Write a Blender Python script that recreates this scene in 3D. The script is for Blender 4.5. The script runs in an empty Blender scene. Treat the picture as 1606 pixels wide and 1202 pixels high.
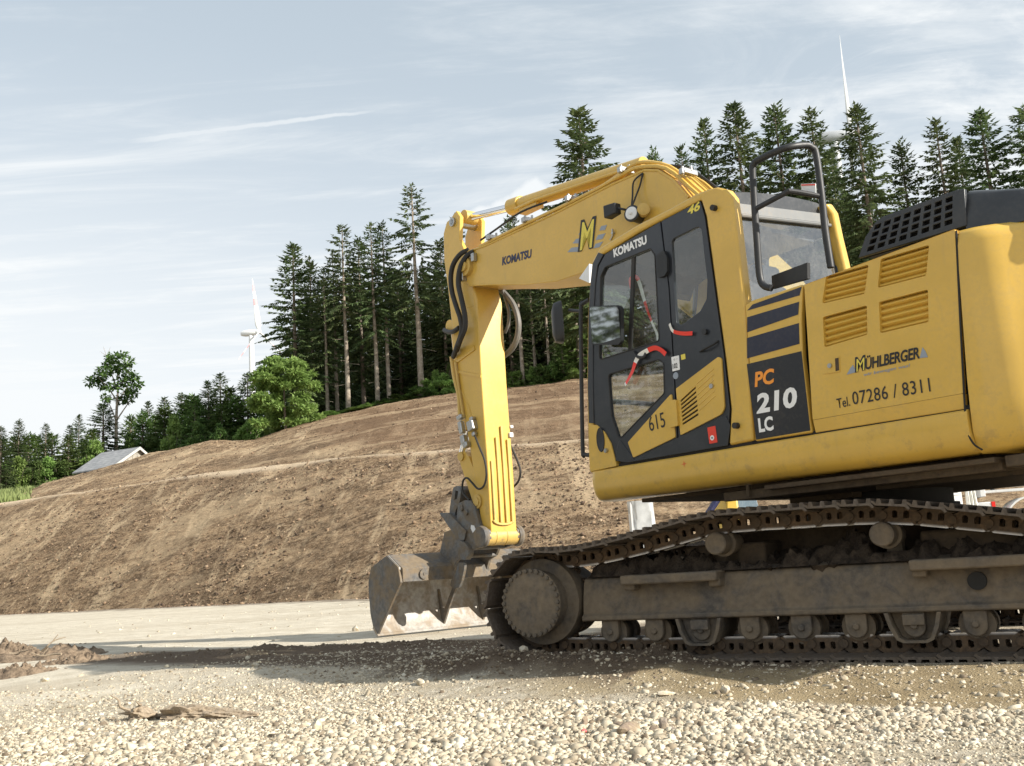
import bpy, bmesh, math, random
import numpy as np
from math import sin, cos, tan, pi, radians, sqrt, atan2, hypot
from mathutils import Vector, Matrix, noise
from mathutils.geometry import delaunay_2d_cdt

random.seed(7); rng = np.random.default_rng(7)
scene = bpy.context.scene
COL = scene.collection

# ------------------------------------------------------------------ camera
CAM_H, PITCH, ROLL, FPX = 0.662, radians(10.106), radians(-3.682), 1600.0
_f = Vector((0, cos(PITCH), sin(PITCH))); _r = Vector((1, 0, 0)); _u = _r.cross(_f)
C_R = _r*cos(ROLL) + _u*sin(ROLL); C_U = -_r*sin(ROLL) + _u*cos(ROLL); C_F = _f
CAMP = Vector((0, 0, CAM_H))
cam_d = bpy.data.cameras.new('camera'); cam = bpy.data.objects.new('camera', cam_d); COL.objects.link(cam)
m = Matrix.Identity(4)
for i in range(3):
    m[i][0] = C_R[i]; m[i][1] = C_U[i]; m[i][2] = -C_F[i]; m[i][3] = CAMP[i]
cam.matrix_world = m
cam_d.sensor_width = 36; cam_d.sensor_fit = 'HORIZONTAL'; cam_d.lens = FPX/1606*36
cam_d.clip_start = 0.05; cam_d.clip_end = 6000
scene.camera = cam

# ------------------------------------------------------------------ light
SUN_AZ = Vector((0.896, -0.445, 0)).normalized(); SUN_EL = radians(27.5)
SUN_DIR = Vector((SUN_AZ.x*cos(SUN_EL), SUN_AZ.y*cos(SUN_EL), sin(SUN_EL)))
sd = bpy.data.lights.new('sun', 'SUN'); sun = bpy.data.objects.new('sun', sd); COL.objects.link(sun)
sd.energy = 5.0; sd.angle = radians(0.55); sd.color = (1.0, 0.94, 0.84)
sun.rotation_euler = SUN_DIR.to_track_quat('Z', 'Y').to_euler(); sun.location = (0, 0, 60)
scene.view_settings.view_transform = 'Standard'; scene.view_settings.look = 'None'
scene.view_settings.gamma = 1; scene.view_settings.use_curve_mapping = False
scene.view_settings.exposure = 0.72

def pray(px, py):
    return (C_R*((px-803)/FPX) + C_U*((601-py)/FPX) + C_F).normalized()

# ------------------------------------------------------------------ node helpers
class NT:
    def __init__(s, tree): s.t = tree; s.n = tree.nodes; s.l = tree.links
    def new(s, typ, **kw):
        nd = s.n.new(typ)
        for k, v in kw.items():
            if k.startswith('i_'):
                nd.inputs[k[2:].replace('_', ' ')].default_value = v
            else: setattr(nd, k, v)
        return nd
    def val(s, sock, v):
        if isinstance(v, bpy.types.NodeSocket): s.l.new(v, sock)
        else: sock.default_value = v
    def math(s, op, a, b=0.0, c=0.0, clamp=False):
        nd = s.n.new('ShaderNodeMath'); nd.operation = op; nd.use_clamp = clamp
        s.val(nd.inputs[0], a); s.val(nd.inputs[1], b); s.val(nd.inputs[2], c); return nd.outputs[0]
    def vmath(s, op, a, b=(0, 0, 0)):
        nd = s.n.new('ShaderNodeVectorMath'); nd.operation = op
        s.val(nd.inputs[0], a); s.val(nd.inputs[1], b)
        return nd.outputs['Value'] if op in ('DOT_PRODUCT', 'LENGTH', 'DISTANCE') else nd.outputs[0]
    def mix(s, f, a, b, blend='MIX'):
        nd = s.n.new('ShaderNodeMix'); nd.data_type = 'RGBA'; nd.blend_type = blend
        s.val(nd.inputs[0], f)
        for i, v in ((6, a), (7, b)):
            if not isinstance(v, bpy.types.NodeSocket): v = (*v[:3], 1)
            s.val(nd.inputs[i], v)
        return nd.outputs[2]
    def noise(s, vec, scale, detail=4, rough=.55, dist=0.0, typ=None):
        nd = s.n.new('ShaderNodeTexNoise')
        if vec is not None: s.l.new(vec, nd.inputs['Vector'])
        nd.inputs['Scale'].default_value = scale; nd.inputs['Detail'].default_value = detail
        nd.inputs['Roughness'].default_value = rough; nd.inputs['Distortion'].default_value = dist
        return nd.outputs['Fac']
    def voro(s, vec, scale, feature='F1', rand=1.0):
        nd = s.n.new('ShaderNodeTexVoronoi'); nd.feature = feature
        s.l.new(vec, nd.inputs['Vector']); nd.inputs['Scale'].default_value = scale
        nd.inputs['Randomness'].default_value = rand
        return nd
    def ramp(s, f, stops, interp='LINEAR'):
        nd = s.n.new('ShaderNodeValToRGB'); s.l.new(f, nd.inputs[0]); e = nd.color_ramp.elements
        nd.color_ramp.interpolation = interp
        while len(e) < len(stops): e.new(.5)
        for i, (p, c) in enumerate(stops):
            e[i].position = p; e[i].color = (c, c, c, 1) if not hasattr(c, '__len__') else (*c[:3], 1)
        return nd.outputs[0]
    def mrange(s, v, a, b, c=0.0, d=1.0, smooth=True):
        nd = s.n.new('ShaderNodeMapRange'); nd.interpolation_type = 'SMOOTHSTEP' if smooth else 'LINEAR'
        s.val(nd.inputs[0], v)
        for i, q in enumerate((a, b, c, d)): nd.inputs[1+i].default_value = q
        return nd.outputs[0]
    def mapping(s, vec, scale=(1, 1, 1), rot=(0, 0, 0), loc=(0, 0, 0)):
        nd = s.n.new('ShaderNodeMapping'); s.l.new(vec, nd.inputs[0])
        nd.inputs['Scale'].default_value = scale; nd.inputs['Rotation'].default_value = rot
        nd.inputs['Location'].default_value = loc; return nd.outputs[0]
    def bump(s, h, strength=.5, dist=.01, normal=None):
        nd = s.n.new('ShaderNodeBump'); s.l.new(h, nd.inputs['Height'])
        nd.inputs['Strength'].default_value = strength; nd.inputs['Distance'].default_value = dist
        if normal is not None: s.l.new(normal, nd.inputs['Normal'])
        return nd.outputs[0]

# ------------------------------------------------------------------ world
w = bpy.data.worlds.new('World'); scene.world = w; w.use_nodes = True
W = NT(w.node_tree); W.n.clear()
out = W.new('ShaderNodeOutputWorld'); bg = W.new('ShaderNodeBackground'); W.l.new(bg.outputs[0], out.inputs[0])
sky = W.new('ShaderNodeTexSky'); sky.sky_type = 'NISHITA'; sky.sun_disc = False
sky.sun_elevation = SUN_EL; sky.sun_rotation = atan2(SUN_AZ.x, SUN_AZ.y)
sky.altitude = 900; sky.air_density = 1.0; sky.dust_density = 1.6; sky.ozone_density = 1.0
tc = W.new('ShaderNodeTexCoord').outputs['Generated']
sep = W.new('ShaderNodeSeparateXYZ'); W.l.new(tc, sep.inputs[0])
zz = W.math('MAXIMUM', sep.outputs[2], 0.06)
flat = W.new('ShaderNodeCombineXYZ')
W.l.new(W.math('DIVIDE', sep.outputs[0], zz), flat.inputs[0]); W.l.new(W.math('DIVIDE', sep.outputs[1], zz), flat.inputs[1])
fl = flat.outputs[0]
n1 = W.noise(W.mapping(fl, (.55, 1.0, 1), (0, 0, .5)), 1.1, 9, .62, .6)
n2 = W.noise(W.mapping(fl, (.35, 1.6, 1), (0, 0, -.35)), 2.3, 8, .68, 1.2)
cl = W.math('ADD', W.math('MULTIPLY', n1, .65), W.math('MULTIPLY', n2, .35))
veil = W.mrange(cl, .44, .64)
# broad bright haze bank low in the sky, strongest to the left
hz = W.mrange(sep.outputs[2], .52, .10)
lft = W.mrange(sep.outputs[0], .15, -.50)
bank = W.math('MULTIPLY', hz, W.math('ADD', .36, W.math('MULTIPLY', lft, .74)))
cover = W.math('ADD', W.math('MULTIPLY', veil, .70), W.math('MULTIPLY', bank, .95), clamp=True)
def blob(px, py, r, sx=1.0):
    d = pray(px, py)
    dist = W.vmath('DISTANCE', tc, tuple(d))
    return W.mrange(W.math('ADD', dist, W.math('MULTIPLY', W.math('SUBTRACT', W.noise(tc, 22, 5, .6), .5), r*1.1)), r, r*.55)
for a in ((800, 345, .032), (835, 325, .034), (870, 330, .034), (760, 350, .024)):
    cover = W.math('MAXIMUM', cover, W.math('MULTIPLY', blob(*a), .95))
# a loose patch of high cloud on the right
far = W.mrange(W.vmath('DISTANCE', tc, tuple(pray(1500, 150))), .30, .02)
cover = W.math('ADD', cover, W.math('MULTIPLY', far, W.mrange(W.noise(W.mapping(tc, (1, 1, 2.2), (0, .5, 0)), 7, 8, .66, .8), .40, .66, 0, .55)), clamp=True)
# vapour trail: a thin band of cloud along a great circle
d1, d2 = pray(170, 229), pray(620, 172); nrm = d1.cross(d2).normalized(); ax = (d2-d1).normalized()
off = W.math('ABSOLUTE', W.math('ADD', W.math('ADD', W.vmath('DOT_PRODUCT', tc, tuple(nrm)), .0015), W.math('MULTIPLY', W.math('SUBTRACT', W.noise(tc, 60, 3), .5), .0035)))
al = W.vmath('DOT_PRODUCT', tc, tuple(ax)); a0, a1 = d1.dot(ax), d2.dot(ax)
wid = W.mrange(al, a0, a1, .0052, .0020, False)
trail = W.math('MULTIPLY', W.mrange(W.math('DIVIDE', off, wid), 1.0, .25), W.math('MULTIPLY', W.mrange(al, a0-.01, a0+.05), W.mrange(al, a1+.01, a1-.06)))
cover = W.math('MAXIMUM', cover, W.math('MULTIPLY', trail, .62))
hsv = W.new('ShaderNodeHueSaturation'); hsv.inputs['Saturation'].default_value = .50; hsv.inputs['Value'].default_value = 1.0
W.l.new(sky.outputs[0], hsv.inputs['Color'])
skyc = W.mix(.72, hsv.outputs[0], (2.62, 3.06, 3.38))
W.l.new(W.mix(cover, skyc, (4.25, 4.40, 4.48)), bg.inputs[0]); bg.inputs[1].default_value = 0.135

# ------------------------------------------------------------------ materials
def material(name):
    mt = bpy.data.materials.new(name); mt.use_nodes = True; t = NT(mt.node_tree)
    return mt, t, t.n['Principled BSDF']
def objco(t): return t.new('ShaderNodeTexCoord').outputs['Object']
def paint(name, col, rough=.4, var=.12, dust=.15, dustcol=(.30, .22, .13), coat=0.0, metal=0.0, bump=.0, scale=3.0, streak=0.0):
    mt, t, b = material(name); co = objco(t)
    n = t.noise(co, scale, 6, .6); n3 = t.noise(co, scale*14, 4, .6)
    c = t.mix(t.mrange(n, .3, .7), tuple(x*(1-var) for x in col), tuple(min(1, x*(1+var*.6)) for x in col))
    dm = t.math('MULTIPLY', t.mrange(t.math('ADD', t.math('MULTIPLY', n, .5), t.math('MULTIPLY', n3, .5)), .46, .66), dust)
    if streak:
        st = t.noise(t.mapping(co, (7, 7, .9)), 2.2, 6, .7); c = t.mix(t.math('MULTIPLY', t.mrange(st, .55, .72), streak), c, dustcol)
        sc = t.noise(t.mapping(co, (1.2, 6, 14), (0, .35, .2)), 7, 5, .8); c = t.mix(t.math('MULTIPLY', t.mrange(sc, .68, .76), streak*1.6), c, tuple(x*.45 for x in col))
        lowz = t.new('ShaderNodeSeparateXYZ'); t.l.new(co, lowz.inputs[0])
        splash = t.math('MULTIPLY', t.mrange(lowz.outputs[2], 1.75, 1.05), t.mrange(t.noise(co, 9, 7, .75), .52, .68)); c = t.mix(t.math('MULTIPLY', splash, streak*2.2), c, (.22, .16, .09))
    c = t.mix(dm, c, dustcol); t.l.new(c, b.inputs['Base Color'])
    r = t.math('ADD', rough, t.math('MULTIPLY', dm, .5)); r = t.math('ADD', r, t.math('MULTIPLY', t.math('SUBTRACT', n3, .5), .12), clamp=True)
    t.l.new(r, b.inputs['Roughness']); b.inputs['Metallic'].default_value = metal
    b.inputs['Coat Weight'].default_value = coat; b.inputs['Coat Roughness'].default_value = .12
    if bump: t.l.new(t.bump(n3, .35, bump), b.inputs['Normal'])
    return mt
def muddy(name, c0, c1, mud, amount=.5, rough=.75, metal=.0, bump=.008, scale=7):
    mt, t, b = material(name); co = objco(t)
    n = t.noise(co, scale, 8, .68, .4); n2 = t.noise(co, scale*5, 6, .65)
    c = t.mix(t.mrange(n2, .3, .7), c0, c1)
    mm = t.math('MULTIPLY', t.mrange(n, .5-amount*.35, .62), 1.0)
    c = t.mix(mm, c, t.mix(n2, tuple(x*.6 for x in mud), tuple(min(1, x*1.35) for x in mud)))
    t.l.new(c, b.inputs['Base Color']); t.l.new(t.math('ADD', rough, t.math('MULTIPLY', mm, .2), clamp=True), b.inputs['Roughness'])
    b.inputs['Metallic'].default_value = metal; b.inputs['Specular IOR Level'].default_value = .3
    t.l.new(t.bump(t.math('ADD', t.math('MULTIPLY', n, 1.0), t.math('MULTIPLY', n2, .5)), .6, bump), b.inputs['Normal'])
    return mt
def glass(name, tint=(.75, .82, .82), spec=1.0, extra=.0):
    mt = bpy.data.materials.new(name); mt.use_nodes = True; t = NT(mt.node_tree); t.n.clear()
    o = t.new('ShaderNodeOutputMaterial'); mx = t.new('ShaderNodeMixShader'); tr = t.new('ShaderNodeBsdfTransparent'); gl = t.new('ShaderNodeBsdfGlossy')
    tr.inputs[0].default_value = (*tint, 1); gl.inputs['Roughness'].default_value = .02
    lw = t.new('ShaderNodeLayerWeight'); lw.inputs[0].default_value = .5
    f = t.math('ADD', t.math('MULTIPLY', t.math('POWER', lw.outputs['Facing'], 3.0), spec), .05 + extra, clamp=True)
    t.l.new(f, mx.inputs[0]); t.l.new(tr.outputs[0], mx.inputs[1]); t.l.new(gl.outputs[0], mx.inputs[2])
    df = t.new('ShaderNodeBsdfDiffuse'); df.inputs[0].default_value = (.52, .50, .46, 1); m2 = t.new('ShaderNodeMixShader'); co = objco(t)
    t.l.new(t.math('MULTIPLY', t.mrange(t.math('ADD', t.math('MULTIPLY', t.noise(co, 3, 5, .6), .6), t.math('MULTIPLY', t.noise(co, 38, 4, .7), .4)), .38, .66), .13), m2.inputs[0])
    t.l.new(mx.outputs[0], m2.inputs[1]); t.l.new(df.outputs[0], m2.inputs[2]); t.l.new(m2.outputs[0], o.inputs[0])
    return mt
YEL = (.64, .405, .070)
M = {}
M['yellow'] = paint('yellow_paint', YEL, .36, .09, .16, coat=.3, streak=.16)
M['yellow_worn'] = paint('worn_yellow_paint', (.60, .40, .10), .48, .14, .42, (.40, .27, .12), coat=.1, scale=4, streak=.35)
M['yellow_dirty'] = muddy('dirty_yellow_paint', (.42, .25, .06), (.30, .18, .06), (.10, .07, .045), .55, .6)
M['black'] = paint('black_coating', (.020, .023, .030), .32, .2, .10, (.10, .09, .08), coat=.25)
M['black_plastic'] = paint('black_plastic', (.018, .019, .021), .5, .2, .12, (.10, .09, .08))
M['hood_plastic'] = paint('dark_hood_plastic', (.030, .033, .038), .36, .2, .14, (.12, .11, .10))
M['rubber'] = paint('hose_rubber', (.018, .017, .016), .6, .2, .3, (.08, .065, .05))
M['navy'] = paint('navy_decal', (.010, .012, .032), .35, .1, .06, coat=.2)
M['navy_dark'] = paint('dark_decal', (.008, .009, .014), .35, .1, .06, coat=.2)
M['white_decal'] = paint('white_decal', (.80, .80, .80), .45, .05, .06)
M['orange_decal'] = paint('orange_decal', (.85, .30, .03), .45, .05, .05)
M['yellow_decal'] = paint('pale_yellow_decal', (.75, .62, .09), .45, .05, .05)
M['blue_decal'] = paint('dark_blue_lettering', (.020, .025, .075), .4, .1, .05)
M['black_decal'] = paint('black_lettering', (.012, .012, .014), .45, .1, .05)
M['grey_decal'] = paint('grey_blue_emblem_bars', (.27, .31, .37), .45, .06, .05)
M['red_decal'] = paint('red_label', (.75, .05, .025), .4, .05, .05)
M['steel'] = paint('bare_steel', (.45, .45, .44), .3, .15, .2, (.2, .15, .1), metal=.9)
M['chrome'] = paint('chromed_rod', (.80, .80, .82), .10, .02, .0, metal=1.0)
M['coupler'] = muddy('grey_coupler_steel', (.10, .11, .12), (.16, .165, .17), (.15, .12, .085), .35, .5, bump=.003)
M['bucket'] = muddy('scuffed_bucket_steel', (.085, .083, .082), (.155, .148, .138), (.19, .145, .095), .38, .55, bump=.003, scale=5)
M['bucket_inner'] = muddy('polished_bucket_inside', (.30, .285, .265), (.44, .42, .385), (.27, .22, .165), .25, .34, bump=.002, scale=4)
M['chain'] = muddy('rusty_track_link', (.070, .046, .028), (.16, .098, .050), (.085, .062, .042), .5, .65, bump=.006, scale=9)
_t = NT(M['chain'].node_tree); _b = _t.n['Principled BSDF']; _w = _t.new('ShaderNodeAttribute'); _w.attribute_name = 'wear'; _f = _t.mrange(_w.outputs['Fac'], .5, .95)
_src = _b.inputs['Base Color'].links[0].from_socket; _t.l.new(_t.mix(_f, _src, (.42, .40, .38)), _b.inputs['Base Color']); _t.l.new(_t.math('MULTIPLY', _f, .8), _b.inputs['Metallic'])
_rs = _b.inputs['Roughness'].links[0].from_socket; _t.l.new(_t.math('SUBTRACT', _rs, _t.math('MULTIPLY', _f, .45), clamp=True), _b.inputs['Roughness'])
M['shoe'] = muddy('worn_track_shoe', (.075, .062, .052), (.16, .132, .11), (.11, .085, .062), .45, .6, bump=.006, scale=9)
M['frame'] = muddy('dusty_track_frame', (.066, .059, .052), (.125, .108, .090), (.185, .145, .100), .55, .62, bump=.005, scale=5)
M['soil_dark'] = muddy('caked_dark_soil', (.022, .016, .012), (.050, .036, .025), (.080, .060, .043), .45, .95, bump=.05, scale=12)
M['underside'] = muddy('grimy_underside', (.045, .034, .025), (.09, .06, .035), (.10, .075, .05), .5, .8)
M['under_black'] = paint('greasy_black_steel', (.012, .011, .010), .7, .3, .2, (.05, .04, .03))
M['seat'] = paint('seat_cloth', (.03, .032, .035), .85, .2, .1)
M['interior'] = paint('interior_trim', (.075, .08, .085), .6, .15, .1)
M['glass'] = glass('tinted_cab_glass', (.80, .86, .86), .8, .07)
M['glass_rear'] = glass('rear_cab_glass', (.82, .86, .88), .9, .16)
M['mirror'], _t, _b = material('mirror_glass'); _b.inputs['Base Color'].default_value = (.42, .45, .46, 1); _b.inputs['Metallic'].default_value = 1; _b.inputs['Roughness'].default_value = .03
M['fascia'] = paint('grey_roof_fascia', (.16, .165, .165), .5, .12, .25)
M['ribbed'] = paint('grey_ribbed_hose', (.13, .125, .115), .5, .15, .3)
M['tape_red'] = paint('red_tape', (.80, .035, .02), .4, .06, .05)
M['tape_white'] = paint('white_tape', (.80, .79, .75), .4, .06, .06)
M['white_plate'] = paint('white_plate', (.72, .73, .74), .4, .05, .12)
M['lamp'] = paint('lamp_lens', (.75, .77, .78), .08, .05, .0, metal=.6)

# ------------------------------------------------------------------ object helpers
def tag(o, label=None, cat=None, group=None, kind=None):
    if label: o['label'] = label
    if cat: o['category'] = cat
    if group: o['group'] = group
    if kind: o['kind'] = kind
    return o
def empty(name, loc=(0, 0, 0), rz=0.0):
    o = bpy.data.objects.new(name, None); COL.objects.link(o); o.location = loc; o.rotation_euler = (0, 0, rz)
    o.empty_display_size = .2; return o
def link_mesh(name, me, mat, parent=None, rz=None):
    o = bpy.data.objects.new(name, me); COL.objects.link(o)
    if mat is not None:
        if len(me.materials): me.materials[0] = mat
        else: me.materials.append(mat)
    if parent is not None: o.parent = parent
    if rz is not None: o.rotation_euler = (0, 0, rz)
    return o
def finish(me, ang=35):
    if len(me.polygons):
        me.polygons.foreach_set('use_smooth', [True]*len(me.polygons)); me.set_sharp_from_angle(angle=radians(ang))
class MB:
    """collects geometry, then links it as ONE mesh object"""
    def __init__(s): s.bm = bmesh.new()
    def poly(s, pts):
        return s.bm.faces.new([s.bm.verts.new(p) for p in pts])
    def box(s, c, d, mat3=None):
        hx, hy, hz = d[0]/2, d[1]/2, d[2]/2; vs = []
        for x in (-1, 1):
            for y in (-1, 1):
                for z in (-1, 1):
                    p = Vector((x*hx, y*hy, z*hz))
                    if mat3 is not None: p = mat3 @ p
                    vs.append(s.bm.verts.new(p + Vector(c)))
        for q in ((0, 1, 3, 2), (4, 6, 7, 5), (0, 4, 5, 1), (2, 3, 7, 6), (0, 2, 6, 4), (1, 5, 7, 3)):
            s.bm.faces.new([vs[i] for i in q])
        return s
    def hexa(s, a, b):
        """frustum-like solid between two equal-length loops"""
        va = [s.bm.verts.new(p) for p in a]; vb = [s.bm.verts.new(p) for p in b]; n = len(a)
        s.bm.faces.new(list(reversed(va))); s.bm.faces.new(vb)
        for i in range(n): s.bm.faces.new((va[i], va[(i+1) % n], vb[(i+1) % n], vb[i]))
        return s
    def loft(s, loops, cap=True, closed=True):
        vs = [[s.bm.verts.new(p) for p in L] for L in loops]; n = len(loops[0])
        for a, b in zip(vs, vs[1:]):
            for i in range(n if closed else n-1): s.bm.faces.new((a[i], a[(i+1) % n], b[(i+1) % n], b[i]))
        if cap: s.bm.faces.new(list(reversed(vs[0]))); s.bm.faces.new(vs[-1])
        return s
    def cyl(s, p0, p1, r0, r1=None, n=20, cap=True):
        r1 = r0 if r1 is None else r1; p0 = Vector(p0); p1 = Vector(p1); d = (p1-p0).normalized()
        a = d.orthogonal().normalized(); b = d.cross(a)
        L = [[p + (a*cos(2*pi*i/n) + b*sin(2*pi*i/n))*r for i in range(n)] for p, r in ((p0, r0), (p1, r1))]
        return s.loft(L, cap)
    def lathe(s, p0, d, prof, n=32, cap=True):
        """prof: list of (along, radius)"""
        p0 = Vector(p0); d = Vector(d).normalized(); a = d.orthogonal().normalized(); b = d.cross(a)
        return s.loft([[p0 + d*h + (a*cos(2*pi*i/n) + b*sin(2*pi*i/n))*r for i in range(n)] for h, r in prof], cap)
    def tube(s, pts, r, n=8, sub=0, cap=True):
        P = [Vector(p) for p in pts]
        if sub: P = smooth_path(P, sub)
        L = []; prev = None
        for i, p in enumerate(P):
            d = (P[min(i+1, len(P)-1)] - P[max(i-1, 0)]).normalized()
            if prev is None: a = d.orthogonal().normalized()
            else:
                a = prev - d*prev.dot(d)
                a = a.normalized() if a.length > 1e-6 else d.orthogonal().normalized()
            prev = a; b = d.cross(a); rr = r(i/(len(P)-1)) if callable(r) else r
            L.append([p + (a*cos(2*pi*k/n) + b*sin(2*pi*k/n))*rr for k in range(n)])
        return s.loft(L, cap)
    def build(s, name, mat, parent=None, rz=None, ang=35, bevel=0.0, seg=2, subsurf=0):
        bmesh.ops.recalc_face_normals(s.bm, faces=s.bm.faces)
        me = bpy.data.meshes.new(name); s.bm.to_mesh(me); s.bm.free(); finish(me, ang)
        o = link_mesh(name, me, mat, parent, rz)
        if bevel:
            b = o.modifiers.new('bevel', 'BEVEL'); b.width = bevel; b.segments = seg; b.limit_method = 'ANGLE'; b.angle_limit = radians(40); b.harden_normals = False
        if subsurf:
            q = o.modifiers.new('sub', 'SUBSURF'); q.levels = subsurf; q.render_levels = subsurf
        return o
def smooth_path(P, sub=6):
    P = [Vector(p) for p in P]; out = []
    for i in range(len(P)-1):
        p0 = P[max(i-1, 0)]; p1 = P[i]; p2 = P[i+1]; p3 = P[min(i+2, len(P)-1)]
        for k in range(sub):
            t = k/sub
            out.append(.5*((2*p1) + (p2-p0)*t + (2*p0-5*p1+4*p2-p3)*t*t + (3*p1-p0-3*p2+p3)*t**3))
    out.append(P[-1]); return out
def fillet(poly, r, n=4):
    """round the corners of a 2-D polygon; r is a number or one radius per corner"""
    out = []; N = len(poly)
    for i in range(N):
        p = Vector(poly[i][:2]); a = Vector(poly[i-1][:2]) - p; b = Vector(poly[(i+1) % N][:2]) - p
        rr = r[i] if hasattr(r, '__len__') else r
        la, lb = a.length, b.length
        if rr <= 0 or la < 1e-6 or lb < 1e-6: out.append(tuple(p)); continue
        a /= la; b /= lb; c = max(-1, min(1, a.dot(b))); ang = math.acos(c)
        if ang > pi-.05 or ang < .05: out.append(tuple(p)); continue
        t = min(rr/tan(ang/2), la*.48, lb*.48); q0 = p + a*t; q1 = p + b*t
        for k in range(n+1):
            u = k/n; out.append(tuple(q0*(1-u)**2 + p*2*u*(1-u) + q1*u*u))
    return out
def curve_mesh(name, splines, depth, bevel=0.0):
    """flat outline with holes, filled and given thickness (centred on z = 0)"""
    co, ed, rings = [], [], []
    for pts in splines:
        c = []
        for p in pts:
            q = Vector((p[0], p[1]))
            if not c or (q-c[-1]).length > 1e-5: c.append(q)
        if (c[0]-c[-1]).length < 1e-5: c.pop()
        k = len(co); co += c; ed += [(k+i, k+(i+1) % len(c)) for i in range(len(c))]; rings.append(c)
    V, E_, F, *_r0 = delaunay_2d_cdt(co, ed, [], 0, 1e-6)
    def inside(p):
        odd = False
        for c in rings:
            for i in range(len(c)):
                a, b = c[i-1], c[i]
                if (a.y > p.y) != (b.y > p.y) and p.x < (b.x-a.x)*(p.y-a.y)/(b.y-a.y) + a.x: odd = not odd
        return odd
    bm = bmesh.new(); vs = [bm.verts.new((v.x, v.y, 0)) for v in V]
    for f in F:
        if inside(sum((V[i] for i in f), Vector((0, 0)))/len(f)): bm.faces.new([vs[i] for i in f])
    for v in [v for v in bm.verts if not v.link_faces]: bm.verts.remove(v)
    for f in bm.faces:
        f.normal_update()
        if f.normal.z < 0: f.normal_flip()
    if depth > 0:
        for v in bm.verts: v.co.z = -depth/2
        low = bm.faces[:]; r = bmesh.ops.extrude_face_region(bm, geom=low, use_keep_orig=True)
        for g in r['geom']:
            if isinstance(g, bmesh.types.BMVert): g.co.z = depth/2
        for f in low: f.normal_flip()
        bmesh.ops.recalc_face_normals(bm, faces=bm.faces)
    me = bpy.data.meshes.new(name); bm.to_mesh(me); bm.free(); return me
def plate(name, outer, holes, l0, l1, mat, parent, bevel=.004, X=(-1, 0, 0), Y=(0, 0, 1), Z=(0, 1, 0), O=(0, 0, 0), rz=None):
    """extruded 2-D outline (with holes) spanning l0..l1 along Z"""
    me = curve_mesh(name, [outer]+list(holes), abs(l1-l0), bevel)
    X, Y, Z, O = Vector(X), Vector(Y), Vector(Z), Vector(O) + Vector(Z)*((l0+l1)/2)
    mm = Matrix.Identity(4)
    for i in range(3): mm[i][0] = X[i]; mm[i][1] = Y[i]; mm[i][2] = Z[i]; mm[i][3] = O[i]
    me.transform(mm)
    if mm.determinant() < 0: me.flip_normals()
    me.materials.clear(); finish(me, 30)
    o = link_mesh(name, me, mat, parent, rz)
    if bevel:
        q = o.modifiers.new('bevel', 'BEVEL'); q.width = min(bevel, abs(l1-l0)*.45); q.segments = 2; q.limit_method = 'ANGLE'; q.angle_limit = radians(50)
    return o
def text_mesh(name, s, bold=0.0, shear=0.0, depth=.002, space=1.0):
    cu = bpy.data.curves.new(name, 'FONT'); cu.body = s; cu.offset = bold; cu.shear = shear; cu.extrude = 0.0; cu.space_character = space; cu.resolution_u = 3
    cu.fill_mode = 'BOTH'; cu.size = 1.0
    ob = bpy.data.objects.new(name, cu); me = bpy.data.meshes.new_from_object(ob)
    bpy.data.objects.remove(ob); bpy.data.curves.remove(cu); me.materials.clear()
    return me
def fit_text(me, X, Y, Z, O, width, height):
    """scale lettering to width x height and lay it with its lower left corner at O"""
    co = np.empty(len(me.vertices)*3); me.vertices.foreach_get('co', co); co = co.reshape(-1, 3)
    x0, x1, y0, y1 = co[:, 0].min(), co[:, 0].max(), co[:, 1].min(), co[:, 1].max()
    x = (co[:, 0]-x0)/(x1-x0)*width; y = (co[:, 1]-y0)/(y1-y0)*height
    P = np.array(O)[None] + x[:, None]*np.array(X)[None] + y[:, None]*np.array(Y)[None]
    me.vertices.foreach_set('co', P.reshape(-1)); me.update()
    return me
def np_mesh(name, V, F, mats=None, smooth=False):
    """V (n,3), F (m,k) -> mesh"""
    me = bpy.data.meshes.new(name); V = np.asarray(V, dtype=np.float32); F = np.asarray(F, dtype=np.int32); k = F.shape[1]
    me.vertices.add(len(V)); me.vertices.foreach_set('co', V.reshape(-1))
    me.loops.add(F.size); me.loops.foreach_set('vertex_index', F.reshape(-1))
    me.polygons.add(len(F)); me.polygons.foreach_set('loop_start', np.arange(0, F.size, k, dtype=np.int32))
    if smooth: me.polygons.foreach_set('use_smooth', np.ones(len(F), dtype=bool))
    me.update(calc_edges=True); me.validate(); return me
def pt_attr(me, name, vals):
    a = me.attributes.new(name, 'FLOAT', 'POINT'); a.data.foreach_set('value', np.asarray(vals, dtype=np.float32))

# =================================================================== EXCAVATOR
CX = Vector((2.543, 7.3197, 0)); AU, AT = radians(38.6464), radians(57.4084)
UV = Vector((-sin(AU), cos(AU), 0)); UL = Vector((-cos(AU), -sin(AU), 0))
TV = Vector((-sin(AT), cos(AT), 0)); TL = Vector((-cos(AT), -sin(AT), 0))
RZU, RZT = pi/2 + AU, pi/2 + AT
def hit(px, py, o, n):
    d = pray(px, py); return CAMP + d*((o-CAMP).dot(n)/d.dot(n))
def U(px, py, l=1.355):          # measured point on a plane of the upper structure -> (forward, left, up)
    P = hit(px, py, CX + UL*l, UL) - CX; return (P.dot(UV), l, P.z)
def UR(px, py, s):               # on a plane across the machine
    P = hit(px, py, CX + UV*s, UV) - CX; return (s, P.dot(UL), P.z)
def T(px, py, l=1.3):
    P = hit(px, py, CX + TL*l, TL) - CX; return (P.dot(TV), l, P.z)
def side(pts, l): return [(-q[0], q[2]) for q in (U(p[0], p[1], l) for p in pts)]

EX = empty('excavator', CX)
tag(EX, 'big yellow crawler excavator with black cab door, one arm lowered to its wide bucket', 'excavator')

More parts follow.
